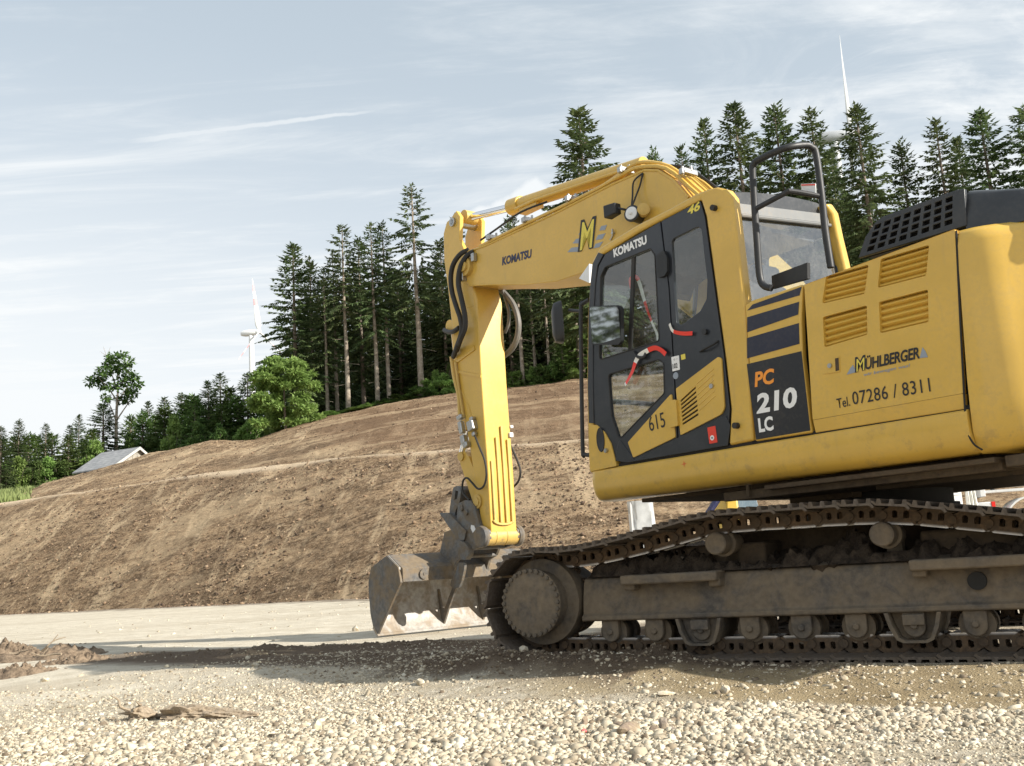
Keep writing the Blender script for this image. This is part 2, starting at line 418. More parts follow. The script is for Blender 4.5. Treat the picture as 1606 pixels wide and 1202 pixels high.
def uplate(name, px, holes, l0, l1, mat, parent=None, r=0.0, hr=0.0, bevel=.004, lp=None):
    lp = max(l0, l1) if lp is None else lp
    o = side(px, lp); o = fillet(o, r) if (hasattr(r, '__len__') or r) else o
    hs = [fillet(side(h, lp), hr) if hr else side(h, lp) for h in holes]
    return plate(name, o, hs, l0, l1, mat, EX if parent is None else parent, bevel, rz=RZU if parent in (None, EX) else None)
def utext(name, s, p0, p1, capx, l, mat, parent, bold=.02, shear=0.0, space=1.0):
    """lettering on a left-hand face: baseline from pixel p0 to p1, capital height in pixels at p0"""
    a = Vector(U(*p0, l)); b = Vector(U(*p1, l)); h = U(p0[0], p0[1]-capx, l)[2] - a.z
    X = (b-a); wd = X.length; X = X.normalized(); Y = Vector((0, 0, 1)); Y = (Y - X*Y.dot(X)).normalized()
    me = text_mesh(name, s, bold, shear, space=space)
    fit_text(me, X, Y, None, a + Vector((0, .0015, 0)), wd, h*1.0)
    return link_mesh(name, me, mat, parent)
def udecal(name, px, l, mat, parent, r=0.0, th=.002):
    o = side(px, l); o = fillet(o, r) if r else o
    return plate(name, o, [], l, l+th, mat, parent, 0.0)

# ------------------------------------------------------------- tracks
PITCH_T = .1905
SPR, IDL, RP = (2.02, .395), (-1.66, .405), .305
def chain_path():
    P = []
    top = [(1.86, .675), (1.53, .695), (1.15, .755), (.79, .825), (.57, .843), (.2, .835), (-.02, .835), (-.31, .826), (-.52, .80), (-.78, .755), (-1.08, .70)]
    P += [(t, z) for t, z in reversed(top)]            # idler -> sprocket along the top
    for k in range(0, 19):                             # round the sprocket
        a = radians(100) - radians(k*10.6); P.append((SPR[0] + cos(a)*RP, SPR[1] + sin(a)*RP))
    P += [(1.6, .080), (1.2, .072)]
    for t in np.linspace(1.0, -1.2, 12): P.append((t, .072))
    for k in range(0, 19):
        a = radians(-95) - radians(k*9.8); P.append((IDL[0] + cos(a)*.325, IDL[1] + sin(a)*.325))
    return [Vector((p[0], p[1], 0)) for p in P]
_cp = chain_path(); _cp.append(_cp[0])
_len = [0.0]
for a, b in zip(_cp, _cp[1:]): _len.append(_len[-1] + (b-a).length)
NL = int(round(_len[-1]/PITCH_T)); PT = _len[-1]/NL
def at_len(s):
    s %= _len[-1]
    for i in range(len(_cp)-1):
        if _len[i+1] >= s:
            k = (s-_len[i])/max(1e-9, _len[i+1]-_len[i]); return _cp[i]*(1-k) + _cp[i+1]*k
    return _cp[0]
# cross-section of one shoe: x along the track, y outward
def shoe_profile():
    g = [(-.100, -.020), (-.086, -.006), (-.080, -.003), (.078, -.003), (.094, .010), (.104, .014), (.100, .024), (.086, .020)]
    for c in (.058, -.012, -.082):
        g += [(c+.015, .010), (c+.009, .036), (c-.009, .036), (c-.015, .010)]
    g += [(-.100, .004), (-.112, -.012)]
    return g
def shoe_mesh(sg):
    mb = MB(); pr = shoe_profile(); l0, l1 = sg*.845, sg*1.545
    loops = []
    for l, k in ((l0, 1), (l1, 1)): loops.append([(x, l, y) for x, y in pr])
    mb.loft(loops); return mb
def link_geo(mb, M4, sg):
    out = [(-.112, .006), (-.118, -.022), (-.100, -.048), (-.070, -.062), (.070, -.062), (.104, -.046), (.118, -.018), (.108, .010), (.07, .032), (.06, .044), (-.065, .044), (-.085, .030)]
    holes = ([(-.052, -.022), (-.018, -.024), (-.018, .012), (-.030, .022), (-.052, .018)], [(.014, -.024), (.044, -.022), (.044, .018), (.026, .022), (.014, .012)])
    for lo, hi in ((1.255, 1.285), (1.095, 1.125)):
        me = curve_mesh('lk', [fillet(out, .02, 2)]+[fillet(h, .008, 2) for h in holes], hi-lo, .003)
        c = sg*(lo+hi)/2
        wr = [1.0 if v.co.y < -.055 else 0.0 for v in me.vertices]; n0 = len(mb.bm.verts)
        for v in me.vertices: v.co = M4 @ Vector((v.co.x, c + v.co.z, v.co.y))
        mb.bm.from_mesh(me); bpy.data.meshes.remove(me); mb.bm.verts.ensure_lookup_table(); lay = mb.bm.verts.layers.float.get('wear') or mb.bm.verts.layers.float.new('wear')
        mb.bm.verts.ensure_lookup_table()
        for i_, q_ in enumerate(wr): mb.bm.verts[n0+i_][lay] = q_
    a, b = M4 @ Vector((-.095, sg*1.08, -.012)), M4 @ Vector((-.095, sg*1.30, -.012))
    mb.cyl(a, b, .026, n=12)
def make_track(sg):
    chain = MB(); frames = []
    for i in range(NL):
        p, q = at_len(i*PT), at_len((i+1)*PT); d = (q-p).normalized(); mid = (p+q)/2
        nrm = Vector((-d.y, d.x, 0))                        # outward: path runs rearward along the top
        m4 = Matrix.Identity(4)
        for k, v in enumerate((Vector((d.x, 0, d.y)), Vector((0, 1, 0)), Vector((nrm.x, 0, nrm.y)), Vector((mid.x, 0, mid.y)))):
            for j in range(3): m4[j][k] = v[j]
        frames.append(m4)
    for m4 in frames: link_geo(chain, m4, sg)
    ch = chain.build('track_chain', M['chain'], EX, RZT)
    first = None
    for m4 in frames:
        m5 = m4 @ Matrix.Translation((0, 0, .046))
        if first is None: o = first = shoe_mesh(sg).build('track_shoe', M['shoe'], ch, ang=25)
        else: o = first.copy(); COL.objects.link(o); o.parent = ch
        o.matrix_local = m5
    # frame
    mb = MB()
    sec = [(1.04, .255), (1.350, .255), (1.362, .262), (1.362, .288), (1.345, .296), (1.335, .305), (1.325, .40), (1.300, .500), (1.285, .535), (1.19, .565), (1.04, .565)]
    mb.loft([[(t, sg*l, z) for l, z in sec] for t in (1.71, -1.45)])
    fr = mb.build('track_frame', M['frame'], EX, RZT, bevel=.006)
    for a, b in ((1.36, .685), (-.465, -1.25)):
        mb = MB(); mb.box(((a+b)/2, sg*1.365, .517), (a-b, .15, .062)); mb.box((a-.04, sg*1.33, .50), (.08, .12, .10)); mb.box((b+.04, sg*1.33, .50), (.08, .12, .10))
        mb.build('step_plate', M['frame'], fr, bevel=.012)
    mb = MB(); mb.cyl((-.795, sg*1.300, .415), (-.795, sg*1.348, .415), .05, n=20); mb.build('inspection_hole', M['under_black'], fr)
    # rollers
    for i in range(9):
        t = 1.5137 - .3243*i; mb = MB()
        mb.lathe((t, sg*1.02, .178), (0, sg, 0), [(0, .05), (.03, .085), (.08, .085), (.09, .068), (.21, .068), (.22, .098), (.262, .098), (.268, .060), (.30, .058)], 24)
        ro = mb.build('track_roller', M['frame'], fr)
        mb = MB(); prof = [(t-.062, .258), (t+.062, .258)] + [(t + cos(a)*.062, .178 + sin(a)*.062) for a in np.linspace(0, -pi, 11)]
        mb.hexa([(x, sg*1.290, z) for x, z in prof], [(x, sg*1.335, z) for x, z in prof])
        mb.cyl((t, sg*1.33, .182), (t, sg*1.352, .182), .022, n=6)
        mb.build('roller_cap', M['frame'], fr, bevel=.006)
    for t in (.865, -.435):
        mb = MB()
        A = [(t-.155, .257), (t-.135, .175), (t-.10, .105), (t-.065, .088), (t+.065, .088), (t+.10, .105), (t+.135, .175), (t+.155, .257)]
        Bp = [(x + (t-x)*.14, z + .014 if z < .2 else z) for x, z in A]
        mb.loft([[(x, sg*l, z) for x, z in A] for l in (1.05, 1.372)], cap=False, closed=False)
        mb.loft([[(x, sg*l, z) for x, z in Bp] for l in (1.372, 1.05)], cap=False, closed=False)
        for (a, b), (c, d) in zip(zip(A, A[1:]), zip(Bp, Bp[1:])): mb.poly([(a[0], sg*1.372, a[1]), (b[0], sg*1.372, b[1]), (d[0], sg*1.372, d[1]), (c[0], sg*1.372, c[1])])
        mb.loft([[(x, sg*l, z) for x, z in Bp] for l in (1.27, 1.315 if t > 0 else 1.29)])
        mb.box((t, sg*1.335, .215), (.12, .05, .06))
        mb.build('roller_guard', M['frame'], fr, bevel=.004)
    for t, z in ((.695, .715), (-.325, .702)):
        mb = MB(); mb.lathe((t, sg*1.0, z), (0, sg, 0), [(0, .05), (.05, .068), (.20, .068), (.21, .085), (.245, .085), (.25, .062), (.262, .062), (.264, .070), (.375, .070), (.382, .062)], 28)
        mb.box((t, sg*1.06, .62), (.09, .08, .16))
        mb.build('carrier_roller', M['frame'], fr)
    # caked soil lying on the frame below the upper run
    mb = MB(); n1, n2 = 170, 26; rows = []
    for i in range(n1):
        t = 1.66 - 3.0*i/(n1-1); row = []
        for j in range(n2):
            v = j/(n2-1); l = 1.32 - v*.75
            hh = .545 + .16*sin(pi*min(1, v*1.3))*(.55 + .9*noise.noise(Vector((t*2.2, l*3, 1.3+sg)))) + .085*noise.fractal(Vector((t*9, l*9, sg)), .75, 2, 5)
            if t > .75: hh += .06*noise.noise(Vector((t*3, 0, 4)))
            if min(abs(t-.695), abs(t+.325)) < .12: hh = min(hh, .60)
            if v == 0: hh = .545
            row.append((t, sg*l, hh))
        rows.append(row)
    mb.loft(rows, cap=False, closed=False); mb.build('caked_soil', M['soil_dark'], fr, ang=60)
    # sprocket and final drive
    mb = MB(); n = 21; pr = []
    for k in range(n*4):
        a = 2*pi*k/(n*4); rr = (.300, .262, .262, .300)[k % 4]; pr.append((SPR[0] + cos(a)*rr, SPR[1] + sin(a)*rr))
    mb.hexa([(x, sg*1.165, z) for x, z in pr], [(x, sg*1.215, z) for x, z in pr])
    sp = mb.build('sprocket', M['chain'], EX, RZT)
    mb = MB(); mb.lathe((SPR[0], sg*.95, SPR[1]+.005), (0, sg, 0), [(0, .25), (.22, .27), (.28, .292), (.40, .292), (.405, .24), (.415, .213), (.52, .213), (.535, .232), (.548, .232), (.555, .205), (.5555, .05)], 56)
    fd = mb.build('final_drive', M['frame'], sp)
    bolt = None
    for k in range(30):
        a = 2*pi*k/30
        if bolt is None:
            mb = MB(); mb.cyl((0, 0, 0), (0, sg*.024, 0), .0145, n=7); bolt = b_ = mb.build('drive_bolt', M['frame'], sp)
        else: b_ = bolt.copy(); COL.objects.link(b_)
        b_.location = (SPR[0] + cos(a)*.216, sg*1.494, SPR[1]+.005 + sin(a)*.216)
    # front idler
    mb = MB(); mb.lathe((IDL[0], sg*1.06, IDL[1]), (0, sg, 0), [(0, .10), (0, .255), (.06, .255), (.065, .285), (.195, .285), (.20, .255), (.26, .255), (.26, .10)], 40)
    mb.build('idler', M['frame'], EX, RZT)
for sg in (1, -1): make_track(sg)
mb = MB(); mb.box((0, 0, .62), (2.0, 1.5, .34)); mb.box((.75, 0, .56), (.55, 2.2, .3)); mb.box((-.75, 0, .56), (.55, 2.2, .3))
mb.build('undercarriage_centre', M['underside'], EX, RZT, bevel=.02)
mb = MB(); mb.cyl((0, 0, .78), (0, 0, .995), .50, n=48); mb.cyl((0, 0, .84), (0, 0, .90), .535, n=48); mb.build('slewing_ring', M['under_black'], EX, RZU)

# ------------------------------------------------------------- revolving frame
mb = MB(); sk = [(1.10, 1.318), (1.345, 1.318), (1.356, 1.308), (1.362, 1.25), (1.357, 1.19), (1.338, 1.135), (1.305, 1.10), (1.26, 1.088), (1.10, 1.088)]
def skl(s, k=1.0, inn=0.0): return [(s, 1.10 + (l-1.10)*k, z) for l, z in sk]
mb.loft([skl(1.512, .80), skl(1.505, .92), skl(1.485, .985), skl(1.45), skl(-1.44)])
SKIRT = mb.build('side_skirt', M['yellow'], EX, RZU)
mb = MB(); mb.loft([[(s, -l, z) for s, l, z in L] for L in (skl(1.45), skl(-1.44))]); mb.build('side_skirt', M['yellow'], EX, RZU)
mb = MB()
mb.box((-.92, 0, 1.06), (2.46, 2.0, .13)); mb.box((.85, 0, 1.083), (1.1, 1.9, .03)); mb.box((-.75, 1.08, 1.045), (1.5, .36, .03)); mb.box((-.55, 1.16, 1.02), (1.9, .05, .06)); mb.box((-2.0, .5, 1.03), (.9, 1.5, .06))
mb.box((.05, .55, 1.0), (.5, .12, .08)); mb.box((-1.2, .9, .995), (1.2, .12, .05)); mb.cyl((.16, 1.22, 1.08), (.16, 1.22, 1.0), .012)
mb.box((-.1, 0, 1.2), (2.6, 2.1, .16))
mb.build('revolving_frame', M['underside'], EX, RZU, bevel=.006)
mb = MB(); mb.box((.73, 1.20, 1.331), (1.54, .26, .03)); mb.box((-.75, 1.15, 1.331), (1.5, .36, .024)); mb.build('deck_seal', M['under_black'], EX, RZU)
mb = MB(); c = Vector(U(1073, 728, 1.362))
for k in range(4):
    a = k*pi/2; mb.poly([c + Vector((0, .002, 0)), c + Vector((-cos(a-.5)*.006, .002, sin(a-.5)*.006)), c + Vector((-cos(a)*.026, .002, sin(a)*.026)), c + Vector((-cos(a+.5)*.006, .002, sin(a+.5)*.006))])
mb.build('star_mark', M['red_decal'], SKIRT)

# ------------------------------------------------------------- cab
CAB = empty('cab', (0, 0, 0)); CAB.parent = EX; CAB.rotation_euler = (0, 0, RZU)
roofline = [(925, 742), (921, 662), (920, 600), (921, 500), (924.5, 446), (928, 410), (941, 388), (1000, 352), (1050, 327), (1090, 304.5), (1110, 296.5), (1124, 293.5), (1138, 297), (1147, 309), (1151, 335), (1168, 478), (1181, 691)]
doorcut = [(934, 741), (929, 668), (927, 600), (928, 500), (931.5, 446), (935, 416), (946, 398), (1000, 364.5), (1050, 338.5), (1099, 313), (1107, 340), (1137, 560), (1146, 640), (1143, 699)]
# yellow surround: roof rail and rear pillar, as one ring open at the foot
ring = roofline + doorcut[::-1]
cabf = uplate('cab_frame', ring, [], 1.262, 1.352, M['yellow'], CAB, bevel=.016)
# front black post covers the forward edge of the ring
post = [(923.5, 664), (921.5, 600), (922.5, 500), (925.5, 446), (929, 414), (938, 396), (946, 399), (937, 416), (933, 446), (930, 500), (929, 600), (931, 664)]
uplate('front_post', post, [], 1.27, 1.356, M['black'], CAB, bevel=.004)
# door
dwin = [(940, 565), (942, 434), (949, 419), (1020, 390), (1027, 400), (1034, 535)]
dlow = [(954, 587), (1033, 564), (1041, 570), (1042, 617), (975, 686), (970, 686), (959, 652)]
door = [(931, 664), (929.5, 600), (930.5, 500), (933.5, 446), (939, 417), (949, 398.5), (1035, 348), (1041, 398), (1048, 452), (1057, 606), (1063, 712), (985, 726), (965, 722), (952, 688), (940, 670)]
DOOR = uplate('door', door, [dwin, dlow], 1.318, 1.348, M['black'], CAB, hr=.03, bevel=.004)
rear_q = [(1037, 347), (1098, 315.5), (1105, 340), (1135, 560), (1144, 640), (1141, 698), (1065, 711.5), (1059, 606), (1050, 452), (1043, 398)]
rwin = [(1053, 376), (1094, 356), (1100, 360), (1109, 440), (1108, 469), (1098, 488), (1069, 510), (1061, 509), (1057, 451)]
REARQ = uplate('rear_quarter_panel', rear_q, [rwin], 1.318, 1.346, M['black'], CAB, hr=.04, bevel=.004)
# yellow lower trims, proud of the black shell
fl_ = [(925.5, 666), (936, 667), (948, 678), (958, 696), (967, 731), (927, 739.5)]
o = uplate('front_corner_panel', fl_, [], 1.30, 1.357, M['yellow'], CAB, r=[.0, .02, .05, .02, .01, .01], bevel=.006)
c = U(942, 690, 1.358); mb = MB(); N = 28
mb.loft([[(c[0] + cos(2*pi*k/N)*.042*f, l, c[2] + sin(2*pi*k/N)*.092*f) for k in range(N)] for l, f in ((1.34, 1.0), (1.360, 1.0), (1.3635, .95), (1.3595, .86))]); mb.build('corner_vent', M['black_plastic'], o)
c = U(952, 707, 1.357); mb = MB(); mb.cyl(c, (c[0], c[1]+.02, c[2]), .016); mb.build('panel_bolt', M['steel'], o)
trim = [(984.5, 694), (1053, 617), (1059, 686), (993, 718)]
dt = uplate('door_trim', trim, [], 1.342, 1.358, M['yellow'], DOOR, r=.012, bevel=.006)
vent = [(1060, 610), (1126, 560), (1131, 562), (1136, 640), (1131, 650), (1067, 683)]
vslots = []
for i in range(7):
    v = i/6; a = (1067+v*3, 628+v*36); b = (1091+v*4, 606+v*42); vslots.append([a, b, (b[0]+.4, b[1]+3.4), (a[0]+.4, a[1]+3.4)])
VENT = uplate('vent_panel', vent, vslots, 1.340, 1.358, M['yellow'], REARQ, r=[.01, .02, .02, .05, .05, .01], bevel=.005)
mb = MB(); q = side([(1062, 620), (1098, 596), (1102, 655), (1066, 678)], 1.343); mb.poly([(-x, 1.3475, z) for x, z in q]); mb.build('vent_backing', M['under_black'], VENT)
mb = MB()
for i in range(6):
    v = i/5; a = U(1093+v*4, 602+v*42, 1.358); b = U(1119+v*3, 579+v*42, 1.358); mb.tube([(a[0], 1.3575, a[2]), (b[0], 1.3575, b[2])], .004, 6)
mb.build('pressed_rib', M['yellow'], VENT)
c = U(1116.5, 606, 1.358); mb = MB(); mb.cyl(c, (c[0], c[1]+.012, c[2]), .016); mb.build('lock', M['steel'], VENT)
hin = [(1046, 632), (1050, 627.5), (1060, 627), (1063, 668), (1050, 671), (1047, 666)]
uplate('hinge_cover', hin, [], 1.356, 1.376, M['yellow'], DOOR, r=.012, bevel=.006)
up_h = [(1029, 402), (1040, 392), (1046, 404), (1046, 426), (1042, 433), (1031, 436)]
uplate('upper_hinge', up_h, [], 1.346, 1.374, M['black_plastic'], DOOR, r=.015, bevel=.008)
mb = MB()
for pth in (dwin, dlow):
    q = fillet(side(pth, 1.348), .03); q = q + [q[0]]; mb.tube([(-x, 1.347, z) for x, z in q], .006, 6)
mb.build('window_seal', M['rubber'], DOOR)
for nm, pth, par in (('upper_glass', dwin, DOOR), ('lower_glass', dlow, DOOR), ('quarter_glass', rwin, REARQ)):
    mb = MB(); q = fillet(side(pth, 1.335), .02); mb.poly([(-x, 1.332, z) for x, z in q]); mb.build(nm, M['glass'], par)
uplate('sliding_bar', [(990, 404), (995, 402), (990, 551), (984.5, 553)], [], 1.326, 1.343, M['rubber'], DOOR)
mb = MB(); mb.tube([U(1128, 534, 1.34), U(1118, 541, 1.37), U(1103, 549, 1.37), U(1098, 552, 1.34)], .007, 8, 4); mb.build('grab_recess', M['under_black'], REARQ)
c = U(1107, 521, 1.346); mb = MB(); mb.cyl(c, (c[0], c[1]+.02, c[2]), .02); mb.build('door_knob', M['black_plastic'], REARQ)
mb = MB(); a = [U(995, 552, 1.35), U(1000, 560, 1.375), U(1010, 560, 1.375), U(1014, 549, 1.35)]; mb.tube(a, .011, 8, 4); mb.build('door_handle', M['black_plastic'], DOOR)
# black shoulder strips
uplate('lower_bar', [(965, 723), (984, 726), (1063, 712.5), (1141, 699), (1145, 668), (1138, 652), (1067, 685), (1061, 688), (995, 722), (972, 690), (968, 700)], [], 1.345, 1.353, M['black'], CAB, bevel=.003)
st = udecal('warning_label', [(1109.5, 671), (1122, 668), (1125.5, 694), (1113, 696.5)], 1.3535, M['red_decal'], CAB, .004)
c = U(1117, 687, 1.356); mb = MB(); mb.cyl((c[0], 1.3557, c[2]), (c[0], 1.3572, c[2]), .017); mb.build('label_disc', M['white_decal'], st)
c = U(1117, 687, 1.356); mb = MB(); mb.cyl((c[0], 1.3573, c[2]), (c[0], 1.3583, c[2]), .006); mb.build('label_dot', M['black_decal'], st)
st = udecal('noise_label', [(1053, 560.5), (1065, 557.5), (1066.5, 580), (1055, 583)], 1.3465, M['white_decal'], REARQ, .004)
utext('lettering', '102', (1055.5, 579), (1063, 577), 8, 1.3487, M['black_decal'], st, .02)
utext('lettering', '( ~', (1057, 566), (1063, 564.5), 3, 1.3487, M['black_decal'], st, .02)
c = U(1060, 589.5, 1.346); mb = MB(); mb.cyl((c[0], 1.346, c[2]), (c[0], 1.349, c[2]), .024, n=28); mb.build('round_label', M['grey_decal'], REARQ)
udecal('small_label', [(1068, 557), (1074.5, 555), (1075.5, 563), (1069, 565)], 1.3465, M['yellow_decal'], REARQ, .002)
utext('lettering', 'KOMATSU', (963, 404.5), (1015, 382.5), 14, 1.3485, M['white_decal'], DOOR, .045)
utext('lettering', '46', (1079, 338), (1099, 329), 14, 1.3465, M['yellow_decal'], REARQ, .03, .25)
utext('lettering', '615', (1019.5, 677.5), (1044.5, 669.5), 24, 1.3585, M['black_decal'], dt, .004)
for p in ((1122, 327), (1157, 668)):
    c = U(*p, 1.352); mb = MB(); mb.cyl(c, (c[0], c[1]+.035, c[2]), .02); mb.build('rubber_stop', M['rubber'], CAB)
# body behind: roof, rear wall, right wall, floor, front frame
zr = lambda s: 2.905 + (3.0-2.905)*min(1, (1.30-s)/1.0)
def sec(s, zt, l0=.25, l1=1.30, crown=.03, tilt=.10):
    tz_ = lambda l: tilt*(l1-l)/(l1-l0)
    top_ = [(s, l, zt + tz_(l) + crown*(1-((l-(l0+l1)/2)/((l1-l0)/2))**2)**.8) for l in np.linspace(l1-.06, l0+.06, 9)]
    return [(s, l1, zt-.085), (s, l1-.005, zt-.04), (s, l1-.025, zt-.008)] + top_ + [(s, l0+.025, zt-.008+tilt), (s, l0+.005, zt-.04+tilt), (s, l0, zt-.085+tilt)]
mb = MB(); mb.loft([sec(1.34, 2.80, .25, 1.27, .02, .0), sec(1.27, 2.88, tilt=.02), sec(.9, 2.965, tilt=.06), sec(.4, 3.02), sec(.08, 3.03), sec(-.005, 3.015)]); ROOF = mb.build('roof', M['hood_plastic'], CAB, ang=50)
# roof rear fascia and rear wall with its window
wz = [(-1.30, 1.36), (-.13, 1.36), (-.14, 2.7), (-.17, 2.96), (-.25, 3.01), (-1.22, 2.93), (-1.30, 2.92)]
hz_ = [(-1.265, 2.02), (-.20, 2.02), (-.215, 2.66), (-.225, 2.90), (-.26, 2.935), (-1.245, 2.845)]
rear = plate('rear_wall', [(x, z) for x, z in wz], [fillet(hz_, .03)], -.035, .01, M['interior'], CAB, .006, X=(0, -1, 0), Y=(0, 0, 1), Z=(-1, 0, 0), O=(0, 0, 0))
mb = MB(); mb.poly([(-.02, -x, z) for x, z in hz_]); mb.build('rear_glass', M['glass_rear'], rear)
mb = MB(); mb.tube([(-.045, 1.27, 2.85), (-.045, .24, 2.945)], .014, 8); mb.hexa([(-.012, 1.275, 2.865), (-.012, .25, 2.96), (-.012, .25, 3.03), (-.012, 1.275, 2.935)], [(-.045, 1.27, 2.865), (-.045, .25, 2.96), (-.040, .25, 3.03), (-.040, 1.27, 2.935)]); mb.build('rear_fascia', M['fascia'], rear)
# right rear pillar, yellow
mb = MB(); rp = [(UR(1296, 322, -.03)), (UR(1307, 338, -.03)), (UR(1316, 380, -.03)), (UR(1327, 425, -.03))]
def rpl(s, dl=0.0): return [(s, q[1]-dl, q[2]) for q in rp]
A = rpl(-.06); Bq = [(s, l+.085, z-.02) for s, l, z in A]
lo = [A[-1][0], A[-1][1], 1.4]
outp = [(-p[1], p[2]) for p in A] + [(-A[-1][1], 1.36), (-A[-1][1]-.09, 1.36)] + [(-p[1], p[2]) for p in Bq[::-1]]
plate('rear_pillar', outp, [], -.0, .10, M['yellow'], CAB, .02, X=(0, -1, 0), Y=(0, 0, 1), Z=(1, 0, 0), O=(-.08, 0, 0))
rz_out = [(-1.46, 1.34), (.02, 1.34), (.02, 3.0), (-1.25, 2.88), (-1.42, 2.1)]
rz_h = [(-1.40, 1.55), (-.66, 1.55), (-.66, 2.88), (-1.22, 2.84), (-1.38, 2.1)]; rz_h2 = [(-.60, 1.75), (-.06, 1.75), (-.06, 2.90), (-.60, 2.90)]
rw = plate('right_wall', rz_out, [fillet(rz_h, .04), fillet(rz_h2, .04)], .13, .18, M['black'], CAB, .006)
for h in (rz_h, rz_h2):
    mb = MB(); mb.poly([(-x, .155, z) for x, z in h]); mb.build('right_glass', M['glass'], rw)
mb = MB()
mb.tube([(1.47, .18, 1.4), (1.44, .18, 2.1), (1.28, .2, 2.84)], .035, 8); mb.tube([(1.28, .2, 2.86), (1.28, 1.27, 2.86)], .03, 8); mb.tube([(1.47, .18, 1.40), (1.47, 1.27, 1.40)], .04, 8); mb.tube([(1.455, .2, 1.85), (1.455, 1.27, 1.85)], .02, 8)
mb.build('windscreen_frame', M['black'], CAB)
mb = MB(); mb.poly([(1.47, .18, 1.40), (1.47, 1.29, 1.40), (1.44, 1.29, 2.1), (1.29, 1.27, 2.86), (1.29, .2, 2.86), (1.44, .18, 2.1)]); mb.build('windscreen', M['glass'], CAB)
mb = MB(); mb.box((.72, .74, 1.355), (1.46, 1.14, .03)); mb.build('cab_floor', M['black_plastic'], CAB)
mb = MB(); mb.box((.50, .74, 1.86), (.50, .50, .12)); mb.box((.24, .74, 2.20), (.12, .48, .62)); mb.box((.20, .74, 2.56), (.09, .28, .16)); mb.box((.46, .74, 1.58), (.42, .42, .42)); mb.build('seat', M['seat'], CAB, bevel=.04, seg=3)
mb = MB(); mb.box((.62, 1.10, 1.93), (.40, .14, .22)); mb.box((.62, .40, 1.93), (.40, .14, .22)); mb.tube([(.78, 1.10, 2.0), (.82, 1.10, 2.18)], .025, 8); mb.tube([(.78, .40, 2.0), (.82, .40, 2.18)], .025, 8); mb.tube([(1.15, .74, 1.38), (1.05, .74, 2.0)], .03, 8); mb.build('console', M['interior'], CAB, bevel=.02)
mb = MB(); mb.box((1.28, .30, 2.22), (.05, .22, .18)); mb.build('monitor', M['black_plastic'], CAB, bevel=.01)
mb = MB(); mb.box((.60, .77, 2.86), (1.06, .98, .03)); mb.build('headliner', M['interior'], CAB)
mb = MB(); mb.tube([U(949, 556, 1.20), U(981, 575, 1.20)], .014, 8); mb.build('dash_rail', M['white_plate'], CAB)
v = [(906, 438), (923, 412), (924, 444)]
mb = MB(); p = [U(908, 437, 1.2), U(924, 414, 1.25), U(924, 444, 1.25)]; mb.hexa(p, [(q[0], .3, q[2]) for q in p]); mb.build('rain_visor', M['white_plate'], CAB)
# left mirror on the door edge and right mirror on its tall pole
mi = uplate('left_mirror', [(926, 480), (970, 479), (974, 484), (974, 536), (969, 541), (927, 541)], [], 1.42, 1.45, M['black_plastic'], CAB, r=.03, bevel=.01)
q = fillet(side([(927.5, 482), (969, 481), (972.5, 486), (972.5, 534), (968, 539), (928.5, 539)], 1.452), .025); zc_ = sum(z for x, z in q)/len(q); mb = MB(); mb.poly([(-x, 1.4585 + (z-zc_)*.075, z) for x, z in q]); mb.build('mirror_face', M['mirror'], mi)
mb = MB(); mb.tube([U(924, 470, 1.33), U(914, 477, 1.33), U(911, 486, 1.33), U(912, 600, 1.33), U(914, 706, 1.33), U(917, 713, 1.33), U(926, 714, 1.33)], .016, 10, 4); pole = mb.build('front_handrail', M['black_plastic'], CAB)
c0 = Vector(U(878, 506, 1.30)); mb = MB(); ell = lambda rx, rz, d, dx=0: [c0 + Vector((-cos(2*pi*k/28)*rx*.45+dx, d + cos(2*pi*k/28)*rx*.3, sin(2*pi*k/28)*rz)) for k in range(28)]
def supe(rx, rz, off):
    L = []
    for k in range(32):
        a = 2*pi*k/32; x = (abs(cos(a))**.6)*(1 if cos(a) > 0 else -1)*rx; z = (abs(sin(a))**.6)*(1 if sin(a) > 0 else -1)*rz
        L.append(c0 + UVL(x, z, off))
    return L
def UVL(x, z, off): return Vector((-x*.80 + off*.70, x*.60 + off*.55, z))
mb.loft([supe(.05, .10, .07), supe(.085, .155, .05), supe(.095, .168, .0), supe(.098, .17, -.02), supe(.088, .158, -.025)]); fm = mb.build('pole_mirror', M['black_plastic'], CAB, ang=50)
mb = MB(); mb.tube([U(893, 487, 1.30), U(905, 488, 1.32), U(912, 488, 1.33)], .014, 8); mb.build('mirror_arm', M['black_plastic'], pole)

# ------------------------------------------------------------- badge column, engine door, counterweight, hood
bp = [(1168, 478), (1180, 471), (1256, 446.5), (1258.5, 447), (1256, 500), (1258, 560), (1272.5, 679), (1184, 692.5)]
BADGE = uplate('badge_column', bp, [], 1.30, 1.352, M['yellow'], EX, bevel=.012)
for q in ([(1170.5, 487.5), (1179, 478), (1259, 450), (1255.5, 463.5)], [(1168, 498), (1255, 473.5), (1253.5, 493.5), (1167.5, 521.5)], [(1168, 530.5), (1254.5, 507), (1255.5, 539.5), (1169.5, 562.5)]):
    udecal('stripe_decal', [(max(1172, p[0]+1.5) if p[0] < 1200 else p[0]-1.5, p[1]) for p in q], 1.3525, M['navy'], BADGE)
bd = udecal('badge_decal', [(1171.5, 571.5), (1257, 551), (1271, 675.5), (1186, 690)], 1.3525, M['navy_dark'], BADGE)
utext('lettering', 'PC', (1184, 608), (1216.5, 601), 24, 1.3548, M['orange_decal'], bd, .035, .18)
utext('lettering', '210', (1187, 650), (1252, 638.5), 32, 1.3548, M['white_decal'], bd, .04, .12)
utext('lettering', 'LC', (1191, 679), (1214, 675), 23, 1.3548, M['white_decal'], bd, .04, .0)

